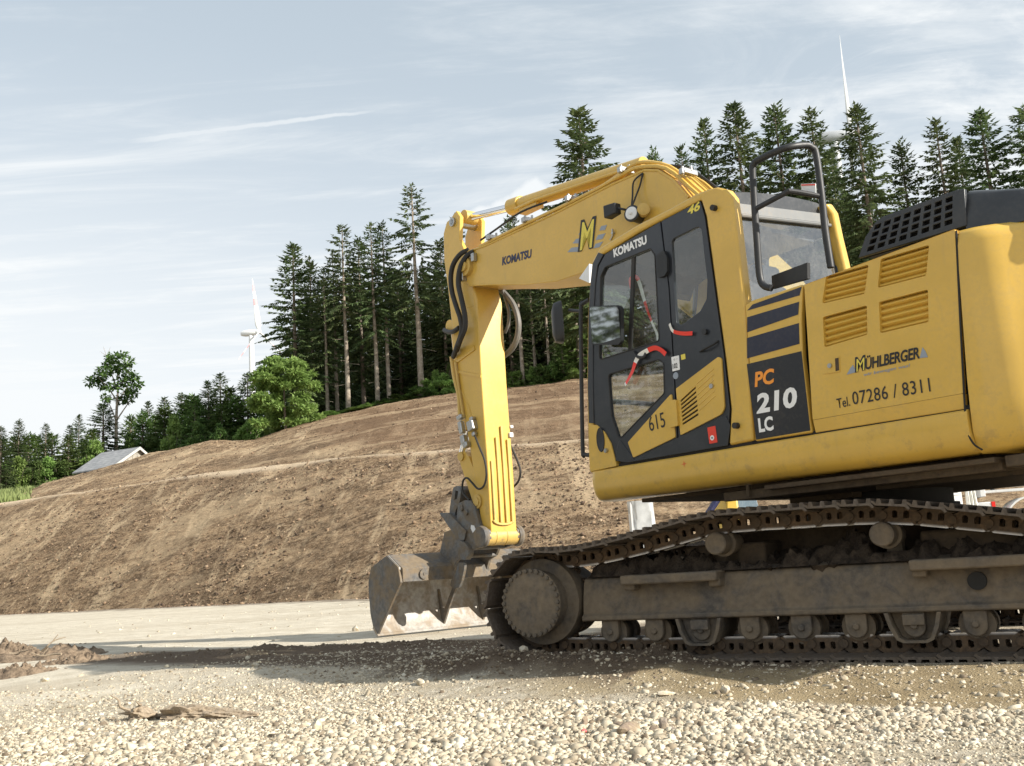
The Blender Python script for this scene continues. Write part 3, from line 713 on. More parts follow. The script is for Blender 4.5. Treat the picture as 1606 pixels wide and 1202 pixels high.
# engine door: panel with four recessed louvre openings, on a slanted grid
c00, c10, c11, c01 = (Vector(U(*p)) for p in ((1275.5, 679), (1511, 641.5), (1497, 359.5), (1261, 447)))
def dgrid(a, b, d=0.0):
    p = (c00*(1-a) + c10*a)*(1-b) + (c01*(1-a) + c11*a)*b; return Vector((p.x, p.y+d, p.z))
def dinv(px, py):
    p = Vector(U(px, py)); a, b = .5, .5
    for _ in range(30):
        e = p - dgrid(a, b); ja = dgrid(a+1e-3, b)-dgrid(a, b); jb = dgrid(a, b+1e-3)-dgrid(a, b); ja /= 1e-3; jb /= 1e-3
        det = ja.x*jb.z - ja.z*jb.x; a += (e.x*jb.z - e.z*jb.x)/det; b += (ja.x*e.z - ja.z*e.x)/det
    return a, b
LV = [[(1295, 434), (1362, 415), (1355.5, 461), (1289, 476.5)], [(1381, 406.5), (1457, 384), (1452, 432.5), (1376, 452)], [(1290, 497.5), (1359, 479), (1360, 525), (1292.5, 545)], [(1378, 474), (1455, 454), (1456, 505), (1380, 523)]]
def xz(p): return (-p.x, p.z)
crease = .085
outer = [xz(dgrid(0, crease)), xz(dgrid(1, crease)), xz(dgrid(1, 1)), xz(dgrid(0, 1))]
ED = plate('engine_door', fillet(outer, .006), [fillet(side(q, 1.355), .012) for q in LV], 1.318, 1.353, M['yellow'], EX, .006, rz=RZU)
mb = MB(); mb.loft([[dgrid(0, crease-.001, -.002), dgrid(0, 0.0, -.022), dgrid(0, 0, -.05), dgrid(0, crease, -.05)], [dgrid(1, crease-.001, -.002), dgrid(1, 0.0, -.022), dgrid(1, 0, -.05), dgrid(1, crease, -.05)]]); mb.build('lower_lip', M['yellow'], ED, bevel=.004)
for q in LV:
    lf = side(q, 1.355); (xa, z_bl), (xb, z_br) = lf[3], lf[2]; (xc, z_tr), (xd, z_tl) = lf[1], lf[0]
    mb = MB(); rows = []; n = 5
    for k in range(n*6+1):
        v = k/(n*6); ph = (k % 6)/6.0; dep = -.038 + .026*(sin(pi*min(1, ph*1.15))**.7 if ph < .87 else 0)
        xl = xa*(1-v) + xd*v - .012; xr = xb*(1-v) + xc*v + .012; zl = z_bl*(1-v) + z_tl*v; zr_ = z_br*(1-v) + z_tr*v
        rows.append([(-xl, 1.352+dep, zl), (-xr, 1.352+dep, zr_)])
    mb.loft(rows, cap=False, closed=False); mb.build('louvre', M['yellow'], ED, ang=40)
lt = uplate('latch', [(1289, 565), (1316, 559), (1317, 583.5), (1290.5, 587)], [], 1.352, 1.358, M['yellow'], ED, r=.006, bevel=.004)
uplate('latch_recess', [(1309.5, 562.5), (1315, 561.3), (1316, 581), (1310.5, 582.5)], [], 1.357, 1.3595, M['underside'], lt, bevel=.0)
c = U(1302, 574, 1.358); mb = MB(); mb.cyl(c, (c[0], c[1]+.01, c[2]), .014); mb.build('lock', M['steel'], lt)
L0 = 1.3545
for q in ([(1328, 588), (1333.5, 578), (1338, 572.5), (1343, 584)], [(1442.5, 562), (1447, 545), (1451.5, 551), (1455.5, 560.5)]): udecal('emblem_wing', q, L0-.001, M['grey_decal'], ED)
utext('lettering', 'ÜHLBERGER', (1358, 580.5), (1443, 562.5), 22, L0, M['black_decal'], ED, .03, .22, .95)
utext('lettering', 'M', (1341, 585), (1361, 580), 24, L0-.0003, M['black_decal'], ED, .05, .22)
utext('lettering', 'M', (1343.5, 583.4), (1358.5, 580), 19.5, L0+.0008, M['yellow_decal'], ED, .0, .22)
utext('lettering', 'wir bewegen was!', (1355, 592), (1428, 577), 6.5, L0, M['grey_decal'], ED, .012, .15)
utext('lettering', 'Tel.', (1313.5, 641), (1334, 637), 15.5, L0, M['black_decal'], ED, .006)
utext('lettering', '07286 / 8311', (1338, 635.5), (1460, 614.5), 21, L0, M['black_decal'], ED, .004, .0, 1.05)

# counterweight: plan outline times a vertical profile
def cw_plan(k, off=0.0):
    s0 = U(1500, 360)[0] if False else -1.455
    pts = [(s0, 1.353)]
    pts += [(-1.54, 1.353), (-1.585, 1.350), (-1.63, 1.340), (-1.675, 1.319), (-1.72, 1.287), (-1.77, 1.243)]
    x0, y0 = -1.77, 1.243
    for t in np.linspace(.1, 1, 14):
        a = t*pi/2; e = .62*t + .38*sin(a); pts.append((x0 - (2.88-1.77)*sin(a*(.55+.45*t)), y0*(1 - t**1.25) if t < 1 else 0))
    return pts
base = cw_plan(1)
def cw_loop(z, inset, sh=0.0):
    L = []
    for s, l in base: L.append((min(s + inset*(1 if s < -1.50 else 0), s + inset) if s < -1.50 else s, max(0, l-inset), z))
    L2 = [(s, -l, z) for s, l, z in L[::-1]]
    R = L + L2[1:] if L[-1][1] < 1e-4 else L + L2
    # the seam in front leans
    return [(s + ((-.065*(z-1.33)/.95) if abs(s+1.455) < .02 else 0), l, z) for s, l, z in R]
mb = MB(); mb.loft([cw_loop(1.085, .10), cw_loop(1.11, .05), cw_loop(1.20, .018), cw_loop(1.36, .006), cw_loop(1.475, .0), cw_loop(2.20, .002), cw_loop(2.255, .012), cw_loop(2.285, .04), cw_loop(2.295, .09)])
CW = mb.build('counterweight', M['yellow'], EX, RZU, ang=50)
mb = MB(); a = dgrid(1, 1, .002); mb.tube([(a.x-.006, 1.348, a.z-.01), tuple(dgrid(1, .5) + Vector((-.006, -.001, 0))), tuple(dgrid(1, 0) + Vector((-.006, -.004, 0))), U(1515, 670, 1.352), U(1526, 695, 1.345), U(1541, 706, 1.33)], .0055, 6, 6); mb.build('seam_seal', M['under_black'], CW)
mb = MB(); mb.poly([dgrid(0, 1), dgrid(1, 1), dgrid(1, 1) + Vector((0, -2.6, 0)), dgrid(0, 1) + Vector((0, -2.6, 0))]); mb.build('engine_deck', M['yellow'], EX, RZU)
mb = MB(); mb.box((-.74, 0, 1.75), (1.36, 2.50, .84)); mb.build('engine_bay', M['under_black'], EX, RZU)
mb = MB(); mb.box((-.05, -.72, 1.72), (1.5, 1.2, .76)); mb.build('tank_housing', M['yellow'], EX, RZU, bevel=.03)
# hood
LH = 1.22
grille = [(1346, 405), (1357, 372), (1374, 347), (1384, 340), (1500, 298), (1512, 296), (1516, 354)]
hs = []
pa, pb, pcn, pd = (Vector(U(*p, LH)) for p in ((1356, 398), (1497, 351.5), (1497, 304), (1371, 352)))
for j in range(4):
    for i in range(8):
        u0, u1, v0, v1 = (i+.14)/8, (i+.80)/8, (j+.16)/4, (j+.80)/4
        f = lambda u, v: (pa*(1-u) + pb*u)*(1-v) + (pd*(1-u) + pcn*u)*v
        hs.append([xz(f(u0, v0)), xz(f(u1, v0)), xz(f(u1, v1)), xz(f(u0, v1))])
g = side(grille, LH)
HOOD = plate('hood_grille', fillet(g, [0, .03, .03, .03, .0, 0, 0]), hs, LH-.03, LH, M['hood_plastic'], EX, .004, rz=RZU)
mb = MB(); mb.poly([(-x, LH-.05, z) for x, z in g]); mb.build('grille_backing', M['under_black'], HOOD)
top = [U(p[0], p[1], LH) for p in ((1346, 405), (1357, 372), (1374, 347), (1384, 340), (1500, 298))]
mb = MB(); mb.loft([[(s, LH-.002, z), (s+.02, LH-.12, z+.03), (s+.03, -1.1, z+.03)] for s, l, z in top], cap=False, closed=False); mb.build('hood_top', M['hood_plastic'], HOOD)
# rear part of the hood, rounded shell
sa = U(1500, 298, LH)[0]; sb0 = U(1514, 354, LH)[0]
def hloop(z, ins, sfront):
    L = [(sfront, LH-ins)]
    for t in np.linspace(0, 1, 5): L.append((sfront - .16*t, LH - ins - .02*t*t))
    for t in np.linspace(.06, 1, 14):
        a = t*pi/2; L.append((sfront-.16 - (.72-ins)*sin(a), (LH-ins-.02)*(1 - .42*(1-cos(a)))))
    L2 = [(s, -l) for s, l in L[::-1]]
    return [(s, l, z) for s, l in L + L2]
z0 = U(1514, 354, LH)[2]; z1 = U(1500, 298, LH)[2]
def tl(L): return [(s, l, z0 + (z-z0)*max(.30, 1-1.25*max(0, min(sa, sb0)-.01-s)) if z > z0 else z) for s, l, z in L]
hl_ = hloop
def hloop(*a): return tl(hl_(*a))
mb = MB(); mb.loft([hloop(z0-.06, 0, sb0), hloop(z0+.05, .01, sb0), hloop(z0+.12, .03, sb0-.01), hloop(z0+.18, .035, sa+.0), hloop(z1-.014, .05, sa-.004), hloop(z1+.004, .10, sa-.008), hloop(z1+.012, .2, sa-.012), hloop(z1+.014, .4, sa-.03)])
mb.build('hood_shell', M['hood_plastic'], EX, RZU, ang=60)

# handrail behind the cab, with its plate
mb = MB(); LHR, LR = 1.28, 1.06
h1 = [U(1210, 452, LHR), U(1199, 449, LHR), U(1192, 436, LHR), U(1188, 390, LHR), U(1180.5, 275, LHR), U(1182, 259, LHR), U(1190, 251, LHR), U(1230, 233, LHR)]
h2 = [U(1262, 228, 1.14), U(1273, 232, 1.09), U(1280, 243, LR), U(1289, 310, LR), U(1294, 360, LR), U(1303, 420, LR)]
mb.tube(h1 + h2, .0225, 12, 4); HR = mb.build('handrail', M['black_plastic'], EX, RZU)
mb = MB(); mb.tube([U(1187, 327, LHR), U(1233, 302.5, 1.24), U(1242, 300.5, 1.22), U(1288, 308.5, LR)], .018, 10, 4); mb.build('cross_bar', M['black_plastic'], HR)
wp = uplate('white_plate', [(1256, 288.5), (1279, 288), (1279.5, 303), (1257, 301.5)], [], 1.10, 1.106, M['white_plate'], HR, bevel=.001)
udecal('plate_stripe', [(1257, 289.5), (1278.5, 289), (1278.5, 291), (1257, 291.5)], 1.107, M['red_decal'], wp)
mb = MB(); q = side([(1210, 433), (1266, 412), (1266.5, 437), (1211, 453)], 1.18); mb.hexa([(-x, 1.18, z) for x, z in q], [(-x, 1.15, z) for x, z in q]); mb.build('tread_plate', M['black_plastic'], HR)

# ------------------------------------------------------------- boom
BL = .22
btop = [(.20, 2.2), (.62, 2.85), (1.05, 3.36), (1.27, 3.60), (1.42, 3.81), (1.58, 3.95), (1.74, 4.01), (2.15, 4.02), (2.96, 4.0), (4.11, 4.005), (4.40, 4.03), (4.52, 3.98)]
bbot = [(4.57, 3.86), (4.52, 3.73), (4.43, 3.655), (4.05, 3.57), (3.5, 3.43), (3.0, 3.335), (2.6, 3.32), (2.2, 3.20), (1.75, 2.95), (1.2, 2.45), (.75, 1.85), (.40, 1.62), (.15, 1.70), (.10, 1.95)]
BOOM = plate('boom', [(-s, z) for s, z in btop+bbot], [], -BL, BL, M['yellow'], EX, .012, rz=RZU)
utext('lettering', 'KOMATSU', (787.5, 417), (834, 404.5), 13.5, BL+.001, M['blue_decal'], BOOM, .045, .08)
for q in ([(907, 368), (913, 362), (921, 361), (917, 369)], [(898, 382), (904, 375), (916, 373), (912, 382)], [(890, 396), (896, 389), (911, 387), (907, 395)], [(940, 362), (943, 355), (952, 353), (949, 361)], [(934, 377), (938, 369), (950, 366), (945, 375)], [(931, 390), (934, 383), (946, 379), (940, 388)]): udecal('emblem_bar', q, BL+.001, M['grey_decal'], BOOM)
utext('emblem', 'M', (906, 396), (936, 388), 49, BL+.0035, M['black_decal'], BOOM, .05, .22)
utext('emblem', 'M', (909.5, 393.3), (932.5, 387), 43, BL+.0045, M['yellow_decal'], BOOM, .01, .22)
# flanges along the top and bottom edges of the boom side
mb = MB()
for pth in (btop[3:], bbot[2:11]):
    mb.tube([(s, BL-.002, z) for s, z in pth], .012, 6)
mb.build('weld_bead', M['yellow'], BOOM)
mb = MB(); c = (4.43, BL, 3.86); mb.cyl(c, (c[0], BL+.05, c[2]), .10, n=32); mb.cyl((c[0], BL+.05, c[2]), (c[0], BL+.075, c[2]), .055, n=24); mb.build('pivot_boss', M['yellow_worn'], BOOM)
mb = MB(); c = U(743, 404, BL+.03); mb.box(c, (.05, .05, .09)); c = U(726, 433, BL+.03); mb.box(c, (.06, .06, .12)); mb.build('hose_block', M['steel'], BOOM, bevel=.006)
# arm cylinder
pa_, pb_ = Vector(U(1010, 258, 0)), Vector(U(803, 325, 0)); pe = Vector(U(736, 341.5, 0)); dd = (pb_-pa_).normalized()
mb = MB(); mb.cyl(pa_, pb_ - dd*.0, .072, n=28); mb.cyl(pb_ - dd*.16, pb_ + dd*.015, .088, n=28); mb.tube([pa_ + Vector((0, .09, -.03)), pb_ - dd*.5 + Vector((0, .09, -.04)), pb_ - dd*.15 + Vector((0, .08, -.07))], .018, 8)
mb.box(pb_ - dd*.35 + Vector((0, .03, -.085)), (.28, .10, .07))
AC = mb.build('arm_cylinder', M['yellow'], BOOM, bevel=0)
mb = MB(); mb.cyl(pb_, pe, .042, n=24); mb.build('cylinder_rod', M['chrome'], AC)
mb = MB(); mb.cyl(pe + Vector((0, -.08, 0)), pe + Vector((0, .08, 0)), .075, n=24); mb.build('rod_eye', M['yellow_worn'], AC)
mb = MB(); mb.hexa([(1.45, .16, 3.85), (2.0, .16, 4.0), (1.9, .16, 4.08), (1.7, .16, 4.08)], [(1.45, .12, 3.85), (2.0, .12, 4.0), (1.9, .12, 4.08), (1.7, .12, 4.08)]); mb.hexa([(1.45, -.16, 3.85), (2.0, -.16, 4.0), (1.9, -.16, 4.08), (1.7, -.16, 4.08)], [(1.45, -.12, 3.85), (2.0, -.12, 4.0), (1.9, -.12, 4.08), (1.7, -.12, 4.08)]); mb.build('cylinder_bracket', M['yellow'], BOOM, bevel=.006)
# hydraulic pipes over the boom
def pipe(l, up, s0=4.25, kick=0.0):
    return [(s0, l, 4.045+up), (3.55, l, 4.055+up), (2.9, l, 4.055+up), (2.35, l, 4.065+up), (1.98, l, 4.09+up+kick), (1.80, l, 4.075+up+kick), (1.50, l, 3.955+up), (1.26, l, 3.70+up), (1.0, l, 3.40+up), (.72, l, 3.06+up)]
for l, up, s0, kick in ((.20, -.01, 4.2, .0), (.155, .015, 4.28, .03), (.10, .0, 3.4, .06), (-.02, -.02, 3.2, .03), (-.08, -.02, 3.1, .03), (-.18, -.03, 4.2, .0)):
    mb = MB(); mb.tube(pipe(l, up, s0, kick), .019, 8, 3); mb.build('hydraulic_pipe', M['yellow'], BOOM)
mb = MB(); mb.tube([(1.75, -.10, 4.12), (1.55, -.10, 4.03), (1.35, -.10, 3.86), (1.05, -.10, 3.53), (.8, -.05, 3.2)], .015, 8, 5); mb.build('rubber_hose', M['rubber'], BOOM)
for s, z, tilt in ((4.02, 4.07, 0), (3.42, 4.075, 0), (2.75, 4.08, 0), (2.02, 4.11, 0), (1.30, 3.84, 1), (.98, 3.46, 1)):
    mb = MB(); mb.box((s, .145, z+.01), (.05, .17, .045)); mb.box((s, .24, z), (.04, .03, .05)); mb.cyl((s+.02, .20, z+.02), (s+.02, .20, z+.06), .012); mb.cyl((s-.02, .14, z+.02), (s-.02, .14, z+.06), .012); mb.cyl((s, .235, z-.03), (s, .235, z+.03), .014)
    mb.build('pipe_clamp', M['steel'], BOOM, bevel=.004)
mb = MB(); mb.tube([(4.2, .20, 4.1), (3.9, .20, 4.14), (3.5, .20, 4.19), (3.2, .1, 4.22)], .011, 8, 4); mb.build('thin_pipe', M['rubber'], BOOM)
# work lamp and horn on the boom flank
c = Vector(U(962, 330, BL+.16)); mb = MB(); mb.hexa([c+Vector(v) for v in ((.08, -.05, -.06), (.08, .05, -.06), (.08, .05, .06), (.08, -.05, .06))], [c+Vector(v) for v in ((-.06, -.04, -.05), (-.06, .04, -.05), (-.06, .04, .05), (-.06, -.04, .05))]); wl = mb.build('work_lamp', M['black_plastic'], BOOM, bevel=.012)
mb = MB(); mb.tube([c + Vector((-.06, 0, 0)), c + Vector((-.10, -.02, -.02)), c + Vector((-.12, -.16, -.03))], .012, 6); mb.build('lamp_bracket', M['black_plastic'], wl)
c = Vector(U(991, 335, BL+.14)); dv = Vector((-.25, .95, .05)).normalized(); mb = MB(); mb.lathe(c - dv*.16, dv, [(0, .05), (.10, .06), (.15, .075), (.165, .075), (.17, .068)], 28); hn = mb.build('horn', M['black_plastic'], BOOM)
mb = MB(); mb.lathe(c + dv*.004, dv, [(0, .060), (.012, .056), (.016, .02), (.028, .012)], 28); mb.build('horn_face', M['white_plate'], hn)
c2 = Vector(U(1008, 333, BL+.05)); mb = MB(); mb.lathe(c2, (-.6, .5, 0), [(0, .05), (.04, .055), (.08, .055), (.09, .03)], 20); mb.build('lamp_socket', M['yellow_worn'], hn)
mb = MB(); k1 = U(1008, 272, BL+.01); mb.tube([c + Vector((0, 0, .05)), U(992, 308, BL+.05), U(994, 285, BL+.03), k1], .008, 6, 5); mb.tube([c + Vector((0, 0, .05)), U(998, 306, BL+.06), U(1004, 290, BL+.03), k1], .008, 6, 5); mb.build('lamp_cable', M['rubber'], hn)
c = U(961, 366, BL+.02); mb = MB(); mb.cyl((c[0], BL, c[2]), (c[0], BL+.03, c[2]), .012); mb.box((c[0], BL+.02, c[2]+.02), (.012, .014, .04)); mb.tube([(c[0], BL+.01, c[2]), (c[0]+.05, BL+.01, c[2]-.05)], .008, 6); mb.build('grease_fitting', M['steel'], BOOM)

# ------------------------------------------------------------- arm
AL = .17
body = [(705, 478), (712, 540), (720, 600), (735, 690), (750, 790), (757, 836), (770, 836), (765, 740), (755, 600), (748, 470), (742, 447), (702, 447)]
ARM = uplate('arm', body, [], -AL, AL, M['yellow'], EX, bevel=.010)
ear = [(716, 331), (708, 342), (701, 349), (696, 367), (697, 409), (703, 452), (707, 490), (745, 480), (742, 447), (738, 420), (727, 388), (721, 376), (722, 340)]
for a, b in ((AL-.045, AL+.004), (-AL-.004, -AL+.045)): uplate('arm_ear', ear, [], a, b, M['yellow'], ARM, lp=AL, bevel=.006)
q = side([(727, 392), (733, 400), (744, 450), (712, 452), (704, 400)], AL); plate('arm_web', q, [], -AL+.04, AL-.04, M['yellow_worn'], ARM, .006)
mb = MB(); c = U(711.5, 349, AL); mb.cyl((c[0], -AL-.03, c[2]), (c[0], AL+.03, c[2]), .05, n=20); mb.cyl((c[0], AL+.0, c[2]), (c[0], AL+.03, c[2]), .035, n=6); mb.build('pivot_pin', M['steel'], ARM)
# collar plates on the flank, belly ribs, foot boss
mb = MB()
mb.box((4.66, AL+.006, 2.93), (.42, .014, .05), Matrix.Rotation(.22, 3, 'Y')); mb.box((4.60, AL+.006, 2.72), (.48, .012, .028), Matrix.Rotation(-.3, 3, 'Y'))
mb.tube([(4.78, AL, 2.60), (4.62, AL, 2.35), (4.50, AL, 1.95)], .008, 6, 4); mb.build('weld_bead', M['yellow'], ARM)
mb = MB()
for l, zt in ((-.115, 1.98), (-.04, 2.12), (.035, 2.0), (.115, 1.75)):
    mb.box((4.352, l, (zt+1.10)/2), (.022, .030, zt-1.10))
mb.loft([[(s, .145*cos(a), 1.13 + .055*sin(a)) for s in (4.343, 4.375)] + [(4.375, .125*cos(a), 1.135 + .035*sin(a)), (4.343, .125*cos(a), 1.135 + .035*sin(a))] for a in np.linspace(pi, 2*pi, 12)])
mb.build('belly_rib', M['yellow_worn'], ARM, bevel=.004)
mb = MB(); c = Vector(U(763, 842, AL)); mb.cyl((c.x, -.20, c.z), (c.x, .20, c.z), .092, n=32); mb.cyl((c.x, -.05, c.z), (c.x, -.04, c.z), .097, n=32); mb.cyl((c.x, .09, c.z), (c.x, .10, c.z), .097, n=32); mb.build('arm_foot', M['yellow_worn'], ARM)
for a in (.20, -.26):
    mb = MB(); mb.lathe((c.x, a, c.z), (0, 1, 0), [(0, .105), (.03, .115), (.06, .105), (.062, .04)], 32); mb.build('foot_washer', M['bucket'], ARM)
mb = MB(); mb.box((4.365, -.165, 2.03), (.05, .05, .05)); mb.box((4.365, -.185, 2.12), (.03, .04, .03)); mb.build('hose_fitting', M['white_plate'], ARM, bevel=.006)
# bucket cylinder in front of the arm
p0, p1 = Vector((5.01, 0, 3.35)), Vector((4.90, 0, 2.15)); p2 = Vector(U(724, 716, 0)); p2.y = 0
mb = MB(); mb.cyl(p0, p1, .07, n=24); mb.cyl(p0 + Vector((0, -.1, 0)), p0 + Vector((0, .1, 0)), .07, n=20); bc = mb.build('bucket_cylinder', M['yellow'], ARM)
mb = MB(); mb.cyl(p1, p2, .04, n=20); mb.build('cylinder_rod', M['chrome'], bc)
for l in (.13, -.13):
    pl = [(720, 709), (729, 708), (735, 716), (760, 780), (757, 795), (746, 797), (741, 786), (721, 724)]
    uplate('link_arm', pl, [], l-.02, l+.02, M['yellow'], ARM, r=.03, lp=.15, bevel=.006)
mb = MB(); c = U(724, 716, .15); mb.cyl((c[0], -.17, c[2]), (c[0], .17, c[2]), .05, n=20); c = U(752, 787, .15); mb.cyl((c[0], -.19, c[2]), (c[0], .19, c[2]), .075, n=24); mb.cyl((c[0], .19, c[2]), (c[0], .20, c[2]), .045, n=20); mb.build('link_pin', M['yellow_worn'], ARM)
# hoses and valves
def uhose(name, pts, l, r, mat, parent=None, n=8):
    mb = MB(); mb.tube([U(p[0], p[1], p[2] if len(p) > 2 else l) for p in pts], r, n, 5); return mb.build(name, mat, ARM if parent is None else parent)
uhose('rubber_hose', [(735, 392, .2), (722, 399, .25), (711, 415), (707, 435), (709, 458), (716, 482), (722, 500), (724, 520), (717, 543), (711, 560, .2)], .27, .028, M['rubber'])
uhose('rubber_hose', [(743, 395, .22), (732, 402, .27), (722, 420), (719, 445), (724, 470), (729, 495), (729, 515), (722, 533), (716, 550, .2)], .30, .030, M['rubber'])
uhose('rubber_hose', [(697, 518, .12), (704, 521, .2), (712, 520), (720, 514)], .25, .026, M['rubber'])
uhose('ribbed_hose', [(781, 452), (793, 462), (806, 480), (813, 505), (811, 530), (803, 547), (791, 558), (784, 562)], -.24, .032, M['ribbed'])
uhose('rubber_hose', [(786, 450), (793, 470), (798, 490), (797, 510), (792, 522)], -.22, .017, M['ribbed'])
uhose('steel_pipe', [(708, 560), (712, 590), (719, 620), (721, 650)], .19, .022, M['yellow_worn'])
uhose('steel_pipe', [(714, 568), (720, 610), (727, 655)], .19, .016, M['yellow_worn'])
mb = MB()
for p, d in (((723, 655), (.09, .07, .05)), ((724, 671), (.06, .06, .14)), ((728, 690), (.07, .07, .10)), ((732, 698), (.08, .07, .06)), ((741, 657), (.06, .06, .04)), ((741, 668), (.10, .09, .11)), ((744, 681), (.05, .05, .05))): mb.box(U(*p, .20), d, Matrix.Rotation(.2, 3, 'Y'))
mb.build('valve_block', M['steel'], ARM, bevel=.012)
uhose('thin_hose', [(745, 684), (752, 702), (760, 722), (763, 745), (759, 762), (750, 767), (740, 757), (733, 750), (727, 753), (725, 765), (728, 776), (736, 784)], .215, .011, M['rubber'])
uhose('thin_hose', [(797, 692, -.2), (808, 715), (816, 738), (813, 755), (804, 765, -.2)], -.22, .012, M['rubber'])

# ------------------------------------------------------------- quick coupler
def zc8(pts): return [(680 + x/9.247, 750 + y/9.247) for x, y in pts]
QC = empty('quick_coupler', (0, 0, 0)); QC.parent = EX; QC.rotation_euler = (0, 0, RZU)
main = zc8([(370, 370), (470, 320), (550, 330), (610, 410), (690, 690), (800, 760), (815, 880), (760, 970), (600, 1040), (520, 1010), (455, 880), (430, 740), (350, 590)])
for a, b in ((.175, .215), (-.215, -.175)): uplate('side_cheek', main, [], a, b, M['coupler'], QC, r=.03, lp=.2, bevel=.006)
hook = zc8([(275, 135), (330, 115), (385, 170), (372, 330), (310, 470), (290, 560), (215, 500), (240, 330)])
uplate('hook', hook, [zc8([(305, 180), (345, 190), (330, 300), (290, 320)])], -.19, .19, M['coupler'], QC, r=.03, lp=.2, bevel=.01)
uplate('back_plate', zc8([(80, 505), (215, 505), (470, 770), (440, 905), (345, 885)]), [], -.26, .24, M['coupler'], QC, r=.008, lp=.24, bevel=.006)
uplate('lower_lug', zc8([(365, 900), (470, 930), (530, 1010), (525, 1110), (480, 1185), (400, 1180), (375, 1090)]), [], .19, .26, M['coupler'], QC, r=.03, lp=.24, bevel=.01)
mb = MB()
for p, r in (((725, 797), .035), ((733, 804), .03), ((749, 844), .06), ((727, 873), .02)):
    c = U(*p, .21); mb.cyl((c[0], -.22, c[2]), (c[0], .235, c[2]), r, n=20)
mb.build('coupler_pin', M['coupler'], QC)
udecal('serial_plate', zc8([(545, 680), (590, 690), (610, 745), (570, 795), (540, 730)]), .216, M['white_plate'], QC, 0, .002)
mb = MB(); c = U(745, 862, .0); mb.box((4.75, 0, .88), (.34, .36, .07)); mb.build('coupler_bed', M['coupler'], QC, bevel=.01)

# ------------------------------------------------------------- bucket
BWL, BWR = .90, -.90
BK = empty('bucket', (0, 0, 0)); BK.parent = EX; BK.rotation_euler = (0, 0, RZU)
ft = (4.985, .56); ftt = (5.02, .715); tp = (5.24, .845); bt = (5.56, .735); bm1 = (5.62, .50); bm2 = (5.60, .25); lip = (5.49, .03)
prof_o = [ftt, tp, bt, (5.61, .62), bm1, bm2, (5.56, .12), lip]
th = .022
mb = MB()
inn = [(5.01, .69), (5.235, .815), (5.545, .712), (5.588, .61), (5.598, .50), (5.578, .25), (5.54, .125), (5.482, .045)]
for Lp in ([(s, BWL, z) for s, z in prof_o],):
    mb.loft([[(s, l, z) for s, z in prof_o] + [(s, l, z) for s, z in inn[::-1]] for l in (BWL-.01, BWR+.01)])
sh = mb.build('shell', M['bucket_inner'], BK, ang=25)
sidep = [ft, ftt, tp, bt, (5.63, .62), (5.64, .50), (5.62, .25), (5.57, .10), lip, (5.45, .06), (5.36, .19), (5.22, .37), (5.10, .52)]
for a, b in ((BWL-.028, BWL), (BWR, BWR+.028)): plate('side_plate', [(-s, z) for s, z in [ft, ftt, tp, bt, (5.63, .62), (5.64, .50), (5.62, .25), (5.57, .10), lip]], [], a, b, M['bucket'], BK, .004)
# torsion beam: box along the upper front edge
mb = MB(); bx = [(4.985, .56), (4.98, .70), (5.02, .725), (5.245, .852), (5.40, .79), (5.22, .62), (5.10, .56)]
mb.loft([[(s, l, z + (.0 if True else 0)) for s, z in bx] for l in (BWL-.03, BWR+.03)]); tb = mb.build('torsion_beam', M['bucket'], BK, bevel=.006)
mb = MB(); mb.cyl((4.99, .62, .635), (4.962, .62, .632), .052, n=28); mb.cyl((4.962, .62, .632), (4.956, .62, .631), .014, n=12); mb.build('wear_boss', M['bucket'], tb)
for l in (.02, -.52):
    mb = MB(); rb = [(5.06, .655), (5.10, .60), (5.26, .40), (5.40, .20), (5.50, .06), (5.54, .12), (5.57, .25), (5.59, .5), (5.54, .70), (5.30, .70)]
    inner = [(5.10, .655), (5.16, .58), (5.34, .38), (5.45, .20), (5.52, .09)]
    rib = [(5.09, .655), (5.115, .60), (5.24, .44), (5.40, .23), (5.505, .065), (5.545, .12), (5.575, .25), (5.59, .45), (5.575, .45), (5.53, .26), (5.47, .24), (5.33, .42), (5.20, .60), (5.18, .655)]
    mb.hexa([(s, l, z) for s, z in rib], [(s, l+.025, z) for s, z in rib]); mb.build('inner_rib', M['bucket'], BK, bevel=.003)
mb = MB(); mb.loft([[(s, l, z) for s, z in ((5.465, .018), (5.495, .012), (5.58, .10), (5.555, .118))] for l in (BWL+.004, BWR-.004)]); mb.build('cutting_edge', M['bucket_inner'], BK, bevel=.003)
for l in (.20, -.235):
    mb = MB(); e = [(4.99, .62), (5.20, .62), (5.22, .86), (5.12, 1.06), (4.98, 1.08), (4.80, .98), (4.72, .88), (4.80, .78), (4.92, .74)]
    mb.hexa([(s, l, z) for s, z in e], [(s, l+.035, z) for s, z in e]); mb.build('hanger', M['bucket'], BK, bevel=.004)
tg = zc8([(420, 1120), (500, 1120), (495, 1180)])
tongue = [(560 + x/6.69, 840 + y/6.69) for x, y in ((1075, 285), (1140, 285), (1135, 360), (1110, 470), (1080, 545), (1035, 565), (990, 525), (1000, 470), (1050, 390))]
uplate('front_tongue', tongue, [], .235, .265, M['coupler'], BK, r=.015, lp=.25, bevel=.004)

# =================================================================== TERRAIN
def at_depth(px, py, Y):
    d = pray(px, py); return CAMP + d*(Y/d.y)
def at_ground(px, py, z=0.0):
    d = pray(px, py); return CAMP + d*((z-CAM_H)/d.z)
